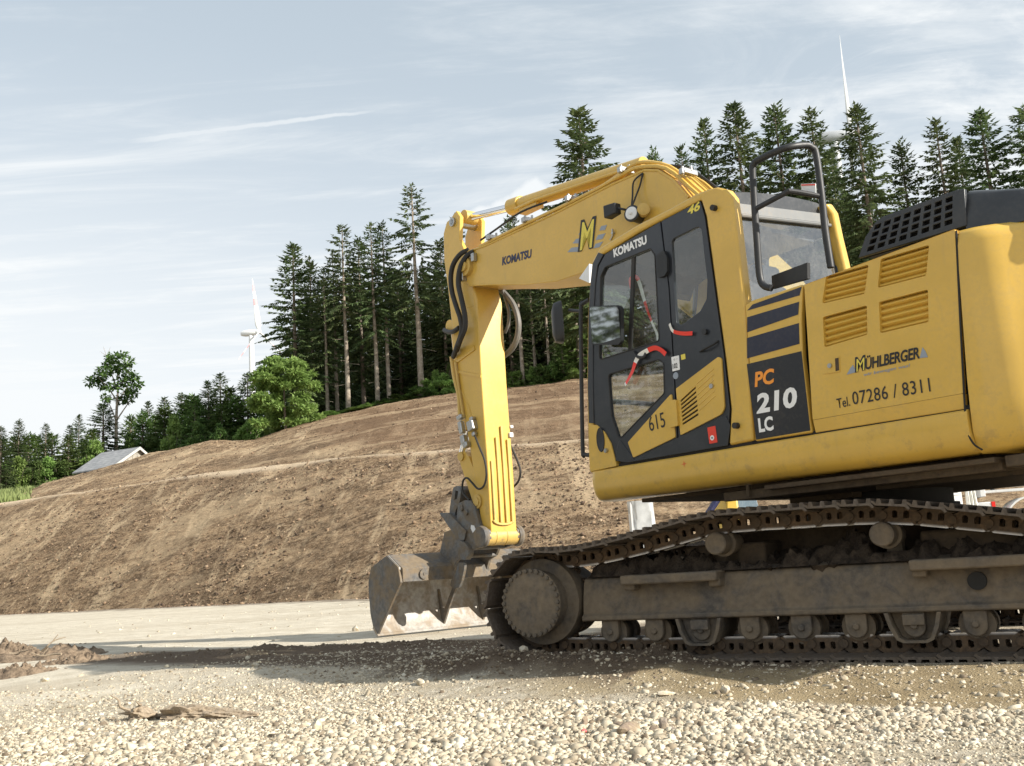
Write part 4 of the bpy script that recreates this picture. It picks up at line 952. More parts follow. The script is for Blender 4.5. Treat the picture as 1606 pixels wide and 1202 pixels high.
# measured profile lines of the graded hillside: picture column, foot row, terrace row, crest row, depths
PROF = [  # px,  foot depth, terrace(px y, depth), crest(px y, depth)
    (-900, 60, (845, 74), (800, 96)),
    (-400, 52, (822, 66), (790, 88)),
    (-120, 46, (802, 60), (797, 80)),
    (0,   42.5, (789, 57), (783, 78)),
    (60,  41, (780, 56), (762, 78)),
    (130, 39, (772, 54), (741, 78)),
    (230, 36.5, (757, 52), (714, 77)),
    (330, 34, (742, 50), (693, 75)),
    (400, 32.5, (733, 48), (690, 75)),
    (450, 31.5, (727, 47), (674, 77)),
    (520, 30, (719, 45), (654, 79)),
    (600, 28.5, (712, 43), (636, 79)),
    (720, 27, (704, 41), (618, 78)),
    (900, 25.5, (690, 40), (597, 77)),
    (1100, 25, (676, 40), (580, 76)),
    (1350, 25, (662, 40), (560, 76)),
    (1606, 25, (650, 40), (545, 76)),
    (2000, 26, (640, 42), (535, 78)),
    (2700, 30, (625, 50), (515, 84)),
]
KA, KF, KT, KC = [], [], [], []
for px, fd, (ty, td), (cy, cd) in PROF:
    T_ = at_depth(px, ty, td); C_ = at_depth(px, cy, cd); KA.append(T_.x/T_.y); KF.append(fd); KT.append((td, T_.z)); KC.append((cd, C_.z))
KA = np.array(KA); KF = np.array(KF); KT = np.array(KT); KC = np.array(KC)
def sm(t): t = np.clip(t, 0, 1); return t*t*(3-2*t)
def prof_at(a):
    return np.interp(a, KA, KF), np.interp(a, KA, KT[:, 0]), np.interp(a, KA, KT[:, 1]), np.interp(a, KA, KC[:, 0]), np.interp(a, KA, KC[:, 1])
def hill_base(x, y):
    """height of the hillside at a world point, without the small roughness"""
    a = x/max(y, 1e-3); f, td, tz, cd, cz = prof_at(a)
    if y <= f: return -.10
    if y <= td: u = (y-f)/(td-f); return tz*(.80*u + .20*sin(u*pi/2)) - .10*(1-u)
    tw = 2.6
    if y <= td+tw: return tz + .10*(y-td)/tw
    if y <= cd:
        u = (y-td-tw)/(cd-td-tw); return tz + .10 + (cz-tz-.10)*(.70*u + .30*sin(u*pi/2))
    return cz - min(.9, (y-cd)*.05) + max(0, y-cd-25)*.01
def hill_rough(x, y, z):
    p = Vector((x, y, z))
    v = .13*noise.fractal(p*.20, 1.0, 2.0, 2) + .05*noise.fractal(Vector((x*.35+y*.25, y*.9-x*.3, 3.1)), 1, 2, 3) + .035*noise.fractal(p*1.6, .8, 2, 4)
    # teeth marks and raking furrows left by the grading
    fur = noise.noise(Vector((x*.16, y*.16, 4))) > -.05
    v += .045*noise.noise(Vector((x*.35, z*7.5+y*.5, .3)))*(1 if fur else .35) + .05*max(0, noise.noise(Vector((x*1.1+y*.75, (x-y)*.16, 8.0))))
    g = noise.noise(Vector((x*.45, y*.4, 11)))
    v -= .10*max(0, .12-abs(g))*4*max(0, noise.noise(Vector((x*.2, y*.2, 21))))
    return v
def build_hill():
    cols = np.unique(np.concatenate([np.linspace(KA[0], -.56, 24), np.linspace(-.56, .12, 470), np.linspace(.12, KA[-1], 60)]))
    rows = []; tr, dk = [], []
    nf, nt, nc, nb = 78, 9, 64, 26
    V = []
    for a in cols:
        f, td, tz, cd, cz = prof_at(a); tw = 2.6
        ys = np.concatenate([np.linspace(f-.5, td, nf, endpoint=False), np.linspace(td, td+tw, nt, endpoint=False), np.linspace(td+tw, cd, nc, endpoint=False), cd + np.geomspace(.3, 260, nb)])
        for y in ys:
            x = a*y; z = hill_base(x, y)
            k = min(1, max(.5, (y-f)/3.0)) * (1.0 if y < cd+4 else .6)
            tt = 0.0
            yw = y + .9*noise.noise(Vector((x*.12, 3, 1)))
            tt = float(sm((yw-td+.8)/.9)*(1-sm((yw-td-tw)/.9)))
            z += hill_rough(x, y, z)*k*(1-.65*tt)
            V.append((x, y, z)); tr.append(tt)
            # darker freshly turned soil on the upper right bank
            pxc = 803 + 1600*a
            fresh = float(sm((y-td-tw-1)/3.5)*(1-sm((y-cd-3)/6)))*float(sm((pxc - (385 + 150*(1-(y-td-tw)/max(1, cd-td-tw))))/45))
            dk.append(fresh)
    nr = nf+nt+nc+nb; ncl = len(cols)
    i = np.arange(ncl-1)[:, None]*nr + np.arange(nr-1)[None]; i = i.reshape(-1)
    F = np.stack([i, i+nr, i+nr+1, i+1], 1)
    me = np_mesh('hillside', V, F, smooth=True); pt_attr(me, 'terrace', tr); pt_attr(me, 'fresh', dk)
    back = []
    j = 0
    for a in cols:
        f, td, tz, cd, cz = prof_at(a)
        for r in range(nr): back.append(max(0.0, min(1.0, (V[j][1]-cd-1.0)/2.5)) + (1.0 if (803+1600*a) < 95 and V[j][1] > td+9+(803+1600*a)*.16 else 0)); j += 1
    pt_attr(me, 'green', np.clip(back, 0, 1))
    return me
mt, t, b = material('graded_earth')
co = objco(t)
def attr(t, n): q = t.new('ShaderNodeAttribute'); q.attribute_name = n; return q.outputs['Fac']
big = t.noise(co, .09, 5, .6); nA = t.noise(t.mapping(co, (.35, .9, 2.2), (0, 0, .25)), 1.0, 8, .68, .8); nB = t.noise(t.mapping(co, (.5, .5, 3.8), (0, .0, .0)), 2.4, 6, .65, .4); nC = t.noise(co, 5.5, 8, .78)
diag = t.noise(t.mapping(co, (1.5, .16, .5), (0, 0, -.95)), .75, 7, .66, .7)
c = t.mix(t.mrange(nA, .34, .66), (.150, .096, .056), (.47, .325, .195))
c = t.mix(t.math('MULTIPLY', t.mrange(diag, .50, .64), .85), c, (.70, .53, .34))
c = t.mix(t.math('MULTIPLY', t.mrange(nB, .50, .66), .62), c, (.072, .048, .031))
c = t.mix(t.math('MULTIPLY', t.mrange(nC, .50, .64), .55), c, (.66, .50, .33))
c = t.mix(t.math('MULTIPLY', t.mrange(nC, .48, .38), .75), c, (.050, .033, .021))
c = t.mix(t.math('MULTIPLY', t.mrange(big, .50, .38), .42), c, (.095, .062, .039))
fine = t.noise(t.mapping(co, (1.0, 1.0, 1.8)), 16, 6, .8)
c = t.mix(t.math('MULTIPLY', t.mrange(fine, .53, .64), .55), c, (.70, .54, .36))
c = t.mix(t.math('MULTIPLY', t.mrange(fine, .47, .37), .6), c, (.045, .030, .02))
c = t.mix(t.math('MULTIPLY', attr(t, 'fresh'), .62), c, t.mix(nC, (.10, .06, .036), (.31, .195, .118)))
c = t.mix(t.math('MULTIPLY', attr(t, 'terrace'), t.mrange(nC, .15, .5)), c, (.78, .62, .44))
c = t.mix(t.math('MULTIPLY', t.mrange(t.noise(t.mapping(co, (.12, .30, .45), (0, 0, -.3)), 1.0, 5, .6), .50, .62), .42), c, (.66, .50, .32))
c = t.mix(attr(t, 'green'), c, t.mix(nC, (.05, .075, .022), (.13, .16, .05)))
t.l.new(c, b.inputs['Base Color']); b.inputs['Roughness'].default_value = .95; b.inputs['Specular IOR Level'].default_value = .1
hgt = t.math('ADD', t.math('MULTIPLY', nA, .6), t.math('ADD', t.math('MULTIPLY', nB, .6), t.math('MULTIPLY', nC, .55)))
t.l.new(t.bump(t.math('ADD', hgt, t.math('MULTIPLY', fine, .35)), 1.0, .34), b.inputs['Normal'])
hill = link_mesh('hillside', build_hill(), mt); tag(hill, kind='structure')

# ------------------------------------------------------------- ground sheet
GB = []   # (x, y, radius x, radius y, angle, height)
def t_world(tt, l): p = CX + TV*tt + TL*l; return p.x, p.y
def soil_strip(x, y):
    """0..1: dark loose soil lying along and under the track"""
    d = Vector((x, y, 0)) - CX; tt, l = d.dot(TV), d.dot(TL)
    v = sm(np.array([(2.9-abs(tt-.9))/1.0]))[0]*sm(np.array([(.55-abs(l-1.62))/.30]))[0]
    return float(v)
def ground_h(x, y):
    r = hypot(x, y)
    z = .012*noise.fractal(Vector((x*.8, y*.8, 0)), 1, 2, 3) + .02*noise.noise(Vector((x*.25, y*.25, 5)))
    d = Vector((x, y, 0)) - CX; tt, l = d.dot(TV), d.dot(TL)
    z -= .09*float(sm(np.array([(l-1.75)/.9]))[0])
    # soil squeezed up against the shoes at the sprocket end
    if -.6 < tt < 3.6 and .6 < l < 2.6:
        h = .055*float(sm(np.array([(tt-.35)/.8]))[0])*float(sm(np.array([(3.3-tt)/.9]))[0])*float(sm(np.array([(.34-abs(l-1.68))/.22]))[0])
        z += h*(1 + .7*noise.fractal(Vector((x*7, y*7, 2)), 1, 2, 3))
    # low windrow of soil running off to the left of the track
    for (ax, ay), (bx, by), wd, hh in WIND:
        vx, vy = bx-ax, by-ay; L = hypot(vx, vy); u = ((x-ax)*vx + (y-ay)*vy)/L/L
        if -.1 < u < 1.1:
            q = abs((x-ax)*vy - (y-ay)*vx)/L
            if q < wd*2: z += hh*(1-sm(np.array([q/wd/1.2]))[0])*float(sm(np.array([(u+.1)/.25]))[0])*float(sm(np.array([(1.1-u)/.3]))[0])*(.7 + .9*noise.fractal(Vector((x*3, y*3, 7)), 1, 2, 3))
    return z
g1, g2, g3, g4 = at_ground(760, 1012), at_ground(330, 1024), at_ground(1080, 1040), at_ground(620, 1046)
g5, g6 = at_ground(800, 1048, -.05), at_ground(170, 1036, -.05)
WIND = [((g1.x, g1.y), (g2.x, g2.y), .40, .055), ((g3.x, g3.y), (g4.x, g4.y), .22, .03), ((g5.x, g5.y), (g6.x, g6.y), .42, .035)]
def build_ground():
    th = np.unique(np.concatenate([np.linspace(-pi, -.62, 60), np.linspace(-.62, .62, 430), np.linspace(.62, pi, 60)]))[:-1]
    R = np.unique(np.concatenate([np.geomspace(.5, 2.9, 8), np.geomspace(2.9, 15, 250), np.geomspace(15, 60, 70), np.geomspace(60, 3500, 24)]))
    V, soil, mud, road = [], [], [], []
    for a in th:
        for r in R:
            x, y = sin(a)*r, cos(a)*r; z = ground_h(x, y) if r < 45 else 0.0
            d = Vector((x, y, 0)) - CX; tt, l = d.dot(TV), d.dot(TL); n = noise.fractal(Vector((x*1.1, y*1.1, 0)), 1, 2, 4); n2 = noise.fractal(Vector((x*3.3, y*3.3, 9)), 1, 2, 3)
            s = float(sm(np.array([(2.12 + .25*n - l)/.35]))[0]) * float(sm(np.array([(tt+.45+.3*n)/.8]))[0]) * float(sm(np.array([(3.3+.4*n-tt)/.8]))[0]) * float(sm(np.array([(l+2.4)/.5]))[0])  # dark soil, also spread over the machine's shadow to deepen it
            for (ax_, ay_), (bx, by), wd, hh in WIND:
                vx, vy = bx-ax_, by-ay_; L = hypot(vx, vy); u = ((x-ax_)*vx + (y-ay_)*vy)/L/L; q = abs((x-ax_)*vy - (y-ay_)*vx)/L + .18*n + .08*n2
                if -.25 < u < 1.15: s = max(s, float(1-sm(np.array([(q-wd*.8)/(wd*1.3)]))[0])*1.0*float(sm(np.array([(1.15-u)/.3]))[0]))
            if y > 15 and abs(x/y) < 1.2:
                ff = float(np.interp(x/y, KA, KF)); s = max(s, float(sm(np.array([(y - ff + 5.0 + 2.6*n + 1.2*n2)/5.0]))[0])*.8)
            soil.append(s)
            m_ = float(sm(np.array([(2.62 + .16*n - l)/.22]))[0])*float(sm(np.array([(l-1.5)/.2]))[0])*float(sm(np.array([(2.1+.5*n-tt)/1.2]))[0])
            mud.append(m_)
            road.append(float(sm(np.array([(r-7.2+.9*n)/1.8]))[0]))
            V.append((x, y, z - (.0 if r < 20 else .0)))
    nr, nc = len(R), len(th)
    ii = []
    for c_ in range(nc):
        c2 = (c_+1) % nc
        i = np.arange(nr-1); ii.append(np.stack([c_*nr+i, c_*nr+i+1, c2*nr+i+1, c2*nr+i], 1))
    F = np.concatenate(ii); V.append((0, 0, 0)); k = len(V)-1
    soil.append(0); mud.append(0); road.append(0)
    me = np_mesh('ground', V, F, smooth=True); pt_attr(me, 'soil', soil); pt_attr(me, 'mud', mud); pt_attr(me, 'road', road)
    return me
mt, t, b = material('crushed_limestone'); co = objco(t)
soil, mud, road = attr(t, 'soil'), attr(t, 'mud'), attr(t, 'road')
v1 = t.voro(co, 26); v2 = t.voro(co, 60); v3 = t.voro(co, 11)
nf = t.noise(co, 55, 6, .7); nm = t.noise(co, 3.2, 7, .62); nl = t.noise(co, .35, 4, .6)
cellv = t.new('ShaderNodeSeparateColor'); t.l.new(v1.outputs['Color'], cellv.inputs[0])
c = t.mix(t.mrange(t.noise(co, 13, 7, .75), .36, .64), (.40, .345, .26), (.64, .58, .47)); c = t.mix(t.math('MULTIPLY', t.mrange(nm, .42, .62), .5), c, (.42, .35, .235))
c = t.mix(t.math('MULTIPLY', t.mrange(nf, .5, .36), .35), c, (.26, .21, .14))
rut = t.noise(t.mapping(co, (.10, 1.5, 1), (0, 0, .62)), 1.0, 6, .65, .5)
rc = t.mix(t.mrange(nm, .35, .65), (.50, .445, .35), (.66, .605, .50)); rc = t.mix(t.math('MULTIPLY', t.mrange(rut, .50, .64), .55), rc, (.36, .30, .215)); rc = t.mix(t.math('MULTIPLY', t.mrange(nf, .50, .38), .45), rc, (.27, .22, .155))
c = t.mix(t.math('MULTIPLY', road, .85), c, rc)
c = t.mix(t.math('MULTIPLY', mud, .85), c, t.mix(t.mrange(nm, .35, .65), (.27, .20, .105), (.40, .31, .18)))
c = t.mix(t.math('MULTIPLY', soil, t.mrange(t.math('ADD', nm, t.math('MULTIPLY', soil, .5)), .5, .75)), c, t.mix(nf, (.075, .052, .036), (.175, .13, .092)))  # soil tone, darkened to paint in shade before and left of the track
t.l.new(c, b.inputs['Base Color']); b.inputs['Roughness'].default_value = .95; b.inputs['Specular IOR Level'].default_value = .15
v4 = t.voro(t.mapping(co, (1, 1, 1), (.3, .2, .9)), 95)
peb = t.math('ADD', t.math('MULTIPLY', t.mrange(v2.outputs['Distance'], .6, .15), .16), t.math('ADD', t.math('MULTIPLY', t.mrange(v4.outputs['Distance'], .6, .1), .14), t.math('ADD', t.math('MULTIPLY', t.noise(co, 24, 8, .78), 1.0), t.math('MULTIPLY', nm, .5))))
peb = t.math('MULTIPLY', peb, t.math('SUBTRACT', 1.0, t.math('MULTIPLY', road, .55)))
t.l.new(t.bump(peb, .9, .03), b.inputs['Normal'])
ground = link_mesh('ground', build_ground(), mt); tag(ground, kind='structure')

# ------------------------------------------------------------- stones
def stone_shapes(n=14, pts=13):
    """angular shards: convex hulls of a few scattered points"""
    out = []
    for k in range(n):
        R = random.Random(k+pts*100); bm = bmesh.new(); S = Vector((R.uniform(.95, 1.3), R.uniform(.7, 1.0), R.uniform(.5, .85)))
        for _ in range(pts):
            v = Vector((R.uniform(-1, 1), R.uniform(-1, 1), R.uniform(-1, 1))); v = v*(1.0/max(.55, v.length)) if v.length > 1 or R.random() < .7 else v
            bm.verts.new((v.x*S.x, v.y*S.y, v.z*S.z))
        r = bmesh.ops.convex_hull(bm, input=bm.verts[:]); bmesh.ops.delete(bm, geom=[e for e in r['geom_interior'] if isinstance(e, bmesh.types.BMVert)], context='VERTS')
        bmesh.ops.triangulate(bm, faces=bm.faces[:]); bm.verts.index_update()
        V = np.array([v.co[:] for v in bm.verts]); F = np.array([[v.index for v in f.verts] for f in bm.faces]); bm.free(); out.append((V, F))
    return out
SH = stone_shapes(24, 16); SHS = stone_shapes(24, 11)
def rotm(a, bx, by):
    return np.array((Matrix.Rotation(a, 3, 'Z') @ Matrix.Rotation(bx, 3, 'X') @ Matrix.Rotation(by, 3, 'Y')))
def gravel():
    VV, FF, tone = [], [], []; off = 0; R = random.Random(3)
    def put(x, y, s, tn, sink=.35):
        nonlocal off
        V, F = SH[R.randrange(len(SH))] if s > .014 else SHS[R.randrange(len(SHS))]; P = (V*s) @ rotm(R.uniform(0, 6.28), R.gauss(0, .5), R.gauss(0, .5)).T
        P = P + np.array([x, y, ground_h(x, y) + s*(.18-sink*.8)]); VV.append(P); FF.append(F+off); off += len(P); tone.append(np.full(len(P), tn))
    N = 135000
    for _ in range(N):
        r = 2.9 + 6.4*R.random()**1.2; a = R.uniform(-.60, .58); x, y = sin(a)*r, cos(a)*r
        d = Vector((x, y, 0)) - CX; tt, l = d.dot(TV), d.dot(TL)
        nn = noise.noise(Vector((x*.9, y*.9, 2)))
        if l < 2.55 and tt < 2.4: 
            if R.random() > (.06 if l > 1.6 else .0): continue
        dens = 1.0 if r < 5.0 else max(.12, 1-(r-5.0)/4.2)
        # coarser in the left foreground, finer and sandier on the right
        fine = sm(np.array([(x-.5)/1.0]))[0]*sm(np.array([(4.6-y)/.8]))[0]
        if R.random() > dens*(.75 + .5*nn)*(1-.3*fine): continue
        s = .0060 + .0080*R.random() + (.013*R.random()**5) + (.022*R.random()**10)
        s *= (1.05 - .42*fine)*(1 if r < 5.2 else max(.62, 1-(r-5.2)*.14))
        put(x, y, s, R.random())
    for _ in range(16000):    # grit on the sandy band and the worked ground
        r = R.uniform(4.6, 9.5); a = R.uniform(-.60, .58); x, y = sin(a)*r, cos(a)*r; d = Vector((x, y, 0)) - CX
        if d.dot(TL) < 1.62 and d.dot(TV) < 2.5: continue
        put(x, y, .004 + .006*R.random() + .016*R.random()**7, R.random()*.9)
    for _ in range(900):      # loose bits in the dark soil
        tt = R.uniform(-.3, 3.6); l = 1.55 + abs(R.gauss(0, .28)); x, y = t_world(tt, l); put(x, y, .006 + .016*R.random()**3, R.random()*.4 - .3)
    for _ in range(2200):
        (ax, ay), (bx, by), wd, hh = WIND[R.randrange(3)]; u = R.random(); x = ax*(1-u)+bx*u + R.gauss(0, .2); y = ay*(1-u)+by*u + R.gauss(0, .2); put(x, y, .008 + .02*R.random()**4, R.random()*.55 - .4)
    for _ in range(500):      # scattered stones on the haul road
        r = R.uniform(8, 26); a = R.uniform(-.55, -.02); put(sin(a)*r, cos(a)*r, .012 + .03*R.random()**4, R.random())
    me = np_mesh('gravel', np.concatenate(VV), np.concatenate(FF)); pt_attr(me, 'tone', np.concatenate(tone)); return me
mt, t, b = material('limestone_gravel'); co = objco(t); tn = attr(t, 'tone'); n = t.noise(co, 40, 5, .65)
c = t.ramp(tn, [(0, (.15, .115, .082)), (.14, (.31, .26, .19)), (.45, (.46, .40, .30)), (.85, (.555, .495, .38)), (1, (.66, .61, .50))])
c = t.mix(t.math('MULTIPLY', t.mrange(n, .5, .35), .4), c, (.36, .29, .19)); t.l.new(c, b.inputs['Base Color']); b.inputs['Roughness'].default_value = .9; b.inputs['Specular IOR Level'].default_value = .2
t.l.new(t.bump(n, .5, .006), b.inputs['Normal']); M['gravel'] = mt
gr = link_mesh('gravel', gravel(), mt); tag(gr, 'pale crushed limestone gravel covering the foreground', None, None, 'stuff')

def clods():
    R = random.Random(12); VV, FF, tone = [], [], []; off = 0
    for _ in range(17000):
        a = R.uniform(-.56, .12); f, td, tz, cd, cz = prof_at(a); q = R.random(); y = f - .8 + (td-f+.8)*q**1.1 if R.random() < .72 else td + (cd-td)*R.random(); x = a*y
        if noise.noise(Vector((x*.25, y*.25, 40))) + R.gauss(0, .25) < -.05: continue
        z = hill_base(x, y); z = z + hill_rough(x, y, z)*min(1, max(.5, (y-f)/3.0)) if y > f else 0.0; s = .020 + .030*R.random() + .07*R.random()**7
        V, F = SHS[R.randrange(len(SHS))]; P = (V*s) @ rotm(R.uniform(0, 6.28), R.gauss(0, .5), R.gauss(0, .5)).T + np.array([x, y, max(z, -.05) + s*.12]); VV.append(P); FF.append(F+off); off += len(P); tone.append(np.full(len(P), R.random()))
    me = np_mesh('earth_clods', np.concatenate(VV), np.concatenate(FF)); pt_attr(me, 'tone', np.concatenate(tone)); return me
mt, t, b = material('earth_clod'); co = objco(t); tn = attr(t, 'tone'); c = t.ramp(tn, [(0, (.055, .036, .023)), (.45, (.13, .085, .053)), (.85, (.25, .17, .105)), (1, (.36, .27, .18))]); t.l.new(c, b.inputs['Base Color']); b.inputs['Roughness'].default_value = .95
tag(link_mesh('earth_clods', clods(), mt), 'brown clods and stones strewn over the graded hillside', None, None, 'stuff')

def rock(px, py, size, mat, label, squash=(1, 1, 1), seed=0, name='rock', cat='rock'):
    p = at_ground(px, py, -.09 if py > 1075 else 0); bm = bmesh.new(); bmesh.ops.create_icosphere(bm, subdivisions=3, radius=1); R = random.Random(seed)
    pl = [(Vector((R.gauss(0, 1), R.gauss(0, 1), R.gauss(0, 1))).normalized(), R.uniform(.55, .8)) for _ in range(11)]
    for v in bm.verts:
        q = v.co.normalized(); r = min([1.0] + [d/max(.15, q.dot(nv)) for nv, d in pl if q.dot(nv) > .15]); r *= 1 + .06*noise.fractal(q*3 + Vector((seed, 0, 0)), 1, 2, 3)
        v.co = Vector((q.x*squash[0], q.y*squash[1], q.z*squash[2]))*r*size
    me = bpy.data.meshes.new(name); bm.to_mesh(me); bm.free(); finish(me, 28); o = link_mesh(name, me, mat); o.location = (p.x, p.y, ground_h(p.x, p.y) + size*squash[2]*.35); o.rotation_euler = (0, 0, R.uniform(0, 6))
    tag(o, label, cat, 'loose rocks on the gravel'); return o
M['pale_rock'] = muddy('pale_limestone', (.52, .46, .36), (.66, .61, .50), (.40, .32, .21), .35, .9, bump=.004, scale=14)
M['brown_rock'] = muddy('brown_clod', (.17, .125, .095), (.27, .21, .165), (.30, .24, .16), .35, .95, bump=.004, scale=16)
M['grey_rock'] = muddy('grey_rock', (.20, .165, .14), (.33, .28, .24), (.38, .31, .22), .35, .9, bump=.004, scale=16)
M['pink'] = muddy('pink_plastic', (.62, .10, .11), (.70, .16, .16), (.5, .2, .16), .2, .6, bump=.001)
rock(918, 1140, .030, M['brown_rock'], 'flat upright brown stone right behind a small pink scrap', (1, .5, 1.1), 1)
rock(986, 1153, .062, M['brown_rock'], 'largest brown rock in the right foreground gravel', (1.5, .7, .55), 2)
rock(968, 1143, .032, M['brown_rock'], 'dark reddish rock leaning on the back of the largest brown rock', (1.2, .7, .6), 3)
rock(1026, 1151, .024, M['brown_rock'], 'small round reddish rock between the largest brown rock and the pointed one', (1, .9, .8), 4)
rock(1042, 1148, .036, M['grey_rock'], 'pointed upright grey rock with one pale sunlit side', (.7, .6, 1.4), 5)
rock(1056, 1150, .022, M['grey_rock'], 'little grey stone right of the pointed upright rock', (1.2, .8, .7), 6)
rock(1038, 1178, .028, M['pale_rock'], 'whitish rounded rock in front of the pointed grey rock', (1, .8, .8), 7)
rock(660, 1084, .042, M['pale_rock'], 'pale boulder at the near edge of the excavator shadow', (1.2, .8, .8), 8)
rock(497, 1146, .046, M['pale_rock'], 'big pale angular rock in the centre left gravel', (.8, .7, 1), 9)
rock(402, 1046, .04, M['pale_rock'], 'lone pale stone lying on the dark soil ridge', (1.3, .9, .6), 10)
rock(558, 990, .06, M['pale_rock'], 'white stone on the haul road beside the bucket', (1, .8, .9), 11)
rock(1042, 1070, .045, M['pale_rock'], 'flat pale stone in the shaded ground before the track', (1.5, .9, .4), 12)
rock(823, 1041, .038, M['pale_rock'], 'round pale stone at the lower front of the sprocket', (1, 1, .9), 13)
rock(1139, 1096, .035, M['pale_rock'], 'pale angular stone on the sandy edge before the track', (1, .8, .9), 14)
rock(1347, 1148, .022, M['grey_rock'], 'grey stone alone in the fine gravel at right', (1.2, .9, .7), 15)
rock(70, 1076, .035, M['pale_rock'], 'pale stone in front of the soil heap at far left', (1.2, .8, .8), 16)
o = rock(916, 1151, .016, M['pink'], 'small pink plastic scrap in front of a flat brown stone', (1.1, .8, .8), 17, 'plastic_scrap', 'litter'); del o['group']

# soil heap at the far left, with twigs
def heap(px, py, rx, ry, hgt, seed, label):
    p = at_ground(px, py, -.08); mb = MB(); rows = []
    for i in range(60):
        row = []
        for j in range(110):
            r = i/59; a = 2*pi*j/110; x, y = cos(a)*r*rx, sin(a)*r*ry
            h = hgt*(1-r*r)**1.2*(.7 + .8*noise.fractal(Vector((x*3+seed, y*3, 0)), 1, 2, 3)) + (1-r*.7)*.11*abs(noise.fractal(Vector((x*9, y*9, seed)), .8, 2, 5))
            row.append((x, y, h - .01 - .02*r))
        rows.append(row)
    mb.loft(rows, cap=False); o = mb.build('soil_heap', M['soil_heap'], ang=50); o.location = (p.x, p.y, ground_h(p.x, p.y) - .01); tag(o, label, 'soil heap', 'heaps of dark soil'); return o
M['soil_heap'] = muddy('dug_soil', (.060, .043, .030), (.16, .118, .082), (.24, .18, .125), .4, .95, bump=.03, scale=11)
heap(40, 1044, 1.05, .6, .17, 1, 'largest dark soil heap at the far left edge, with twigs on it')
heap(118, 1050, .45, .3, .08, 5, 'small dark soil heap right of the largest one')
heap(30, 1066, .55, .28, .06, 9, 'low brown soil heap in front of the largest one')
M['wood'] = muddy('weathered_wood', (.17, .13, .095), (.42, .345, .255), (.36, .285, .20), .35, .9, bump=.012, scale=22)
def twig(px, py, L, a, lift, label):
    p = at_ground(px, py, -.08); mb = MB(); R = random.Random(int(px)); q = Vector((0, 0, .1)); pts = [q]
    for k in range(5): q = q + Vector((cos(a)*L/5 + R.gauss(0, .01), R.gauss(0, .02), lift*L/5 + R.gauss(0, .01))); pts.append(q)
    mb.tube(pts, lambda u: .012*(1-u*.7), 6, 2); mb.tube([pts[3], pts[3] + Vector((.06, 0, .07))], .005, 5)
    o = mb.build('twig', M['wood']); o.location = (p.x, p.y, -.03); tag(o, label, 'twig', 'twigs on the soil heap')
twig(62, 1046, .26, .3, .5, 'pale stick pointing up out of the large soil heap'); twig(14, 1048, .3, .1, .15, 'long twig lying on the left end of the soil heap'); twig(96, 1050, .35, 2.9, .1, 'twig lying at the right foot of the soil heap')
# the torn root stump
def stump():
    p0 = at_ground(205, 1132, -.09); p1 = at_ground(405, 1127, -.09); d = Vector((p1.x-p0.x, p1.y-p0.y, 0)); L = d.length; ang = atan2(d.y, d.x)
    mb = MB(); rows = []; n, k = 130, 48
    for i in range(n):
        u = i/(n-1); r = .028 + .060*(1-abs(2*u-.7)**1.6 if abs(2*u-.7) < 1 else 0)*(1-.35*u); r *= (1 if u < .9 else 1-(u-.9)*6)
        if u < .30: r = .042 + .026*sin(u*20) + .02*noise.noise(Vector((u*9, 0, 0)))
        if u < .04: r *= .55
        row = []
        for j in range(k):
            a = 2*pi*j/k; rr = max(.006, r*(1 + .55*noise.fractal(Vector((u*6, cos(a)*1.8, sin(a)*1.8)), .8, 2.1, 6) + .22*noise.noise(Vector((u*2.2, cos(a)*6, sin(a)*6)))))
            row.append((u*L, cos(a)*rr*1.1, sin(a)*rr*.72 + .030 - .012*u))
        rows.append(row)
    mb.loft(rows)
    o = mb.build('root_stump', M['wood'], ang=45); o.location = (p0.x, p0.y, -.088); o.rotation_euler = (0, 0, ang)
    tag(o, 'long torn grey-brown root stump lying on the gravel at left', 'root stump')
    R = random.Random(4)
    for s in range(7):
        mb = MB(); q = Vector((R.uniform(.02, .22), R.uniform(-.04, .04), .04)); a = R.uniform(2.0, 4.2) if s else 1.4; pts = [q]
        for m_ in range(4): q = q + Vector((cos(a)*.045 + R.gauss(0, .01), sin(a)*.03*R.choice((-1, 1)), R.gauss(0, .012) + (.024 if s in (0, 3) else -.002))); q.z = max(.008, q.z); pts.append(q)
        mb.tube(pts, lambda u: .013*(1-u*.75), 6, 3); mb.build('root', M['wood'], o)
stump()

# =================================================================== PLANTS
def leaf_material(name, cols, trans=.25, scale=.9):
    mt = bpy.data.materials.new(name); mt.use_nodes = True; t = NT(mt.node_tree); b = t.n['Principled BSDF']; o = t.n['Material Output']
    co = objco(t); oi = t.new('ShaderNodeObjectInfo'); n = t.noise(co, scale, 4, .6); n2 = t.noise(co, scale*6, 3, .6)
    f = t.math('ADD', t.math('MULTIPLY', n, .6), t.math('MULTIPLY', n2, .4)); c = t.ramp(f, [(.3, cols[0]), (.5, cols[1]), (.72, cols[2])])
    hs = t.new('ShaderNodeHueSaturation'); t.l.new(c, hs.inputs['Color']); t.l.new(t.math('ADD', .485, t.math('MULTIPLY', oi.outputs['Random'], .03)), hs.inputs['Hue']); t.l.new(t.math('ADD', .78, t.math('MULTIPLY', oi.outputs['Random'], .45)), hs.inputs['Value'])
    t.l.new(hs.outputs[0], b.inputs['Base Color']); b.inputs['Roughness'].default_value = .6; b.inputs['Specular IOR Level'].default_value = .25
    tr = t.new('ShaderNodeBsdfTranslucent'); t.l.new(hs.outputs[0], tr.inputs[0]); mx = t.new('ShaderNodeMixShader'); mx.inputs[0].default_value = trans
    t.l.new(b.outputs[0], mx.inputs[1]); t.l.new(tr.outputs[0], mx.inputs[2]); t.l.new(mx.outputs[0], o.inputs[0]); return mt
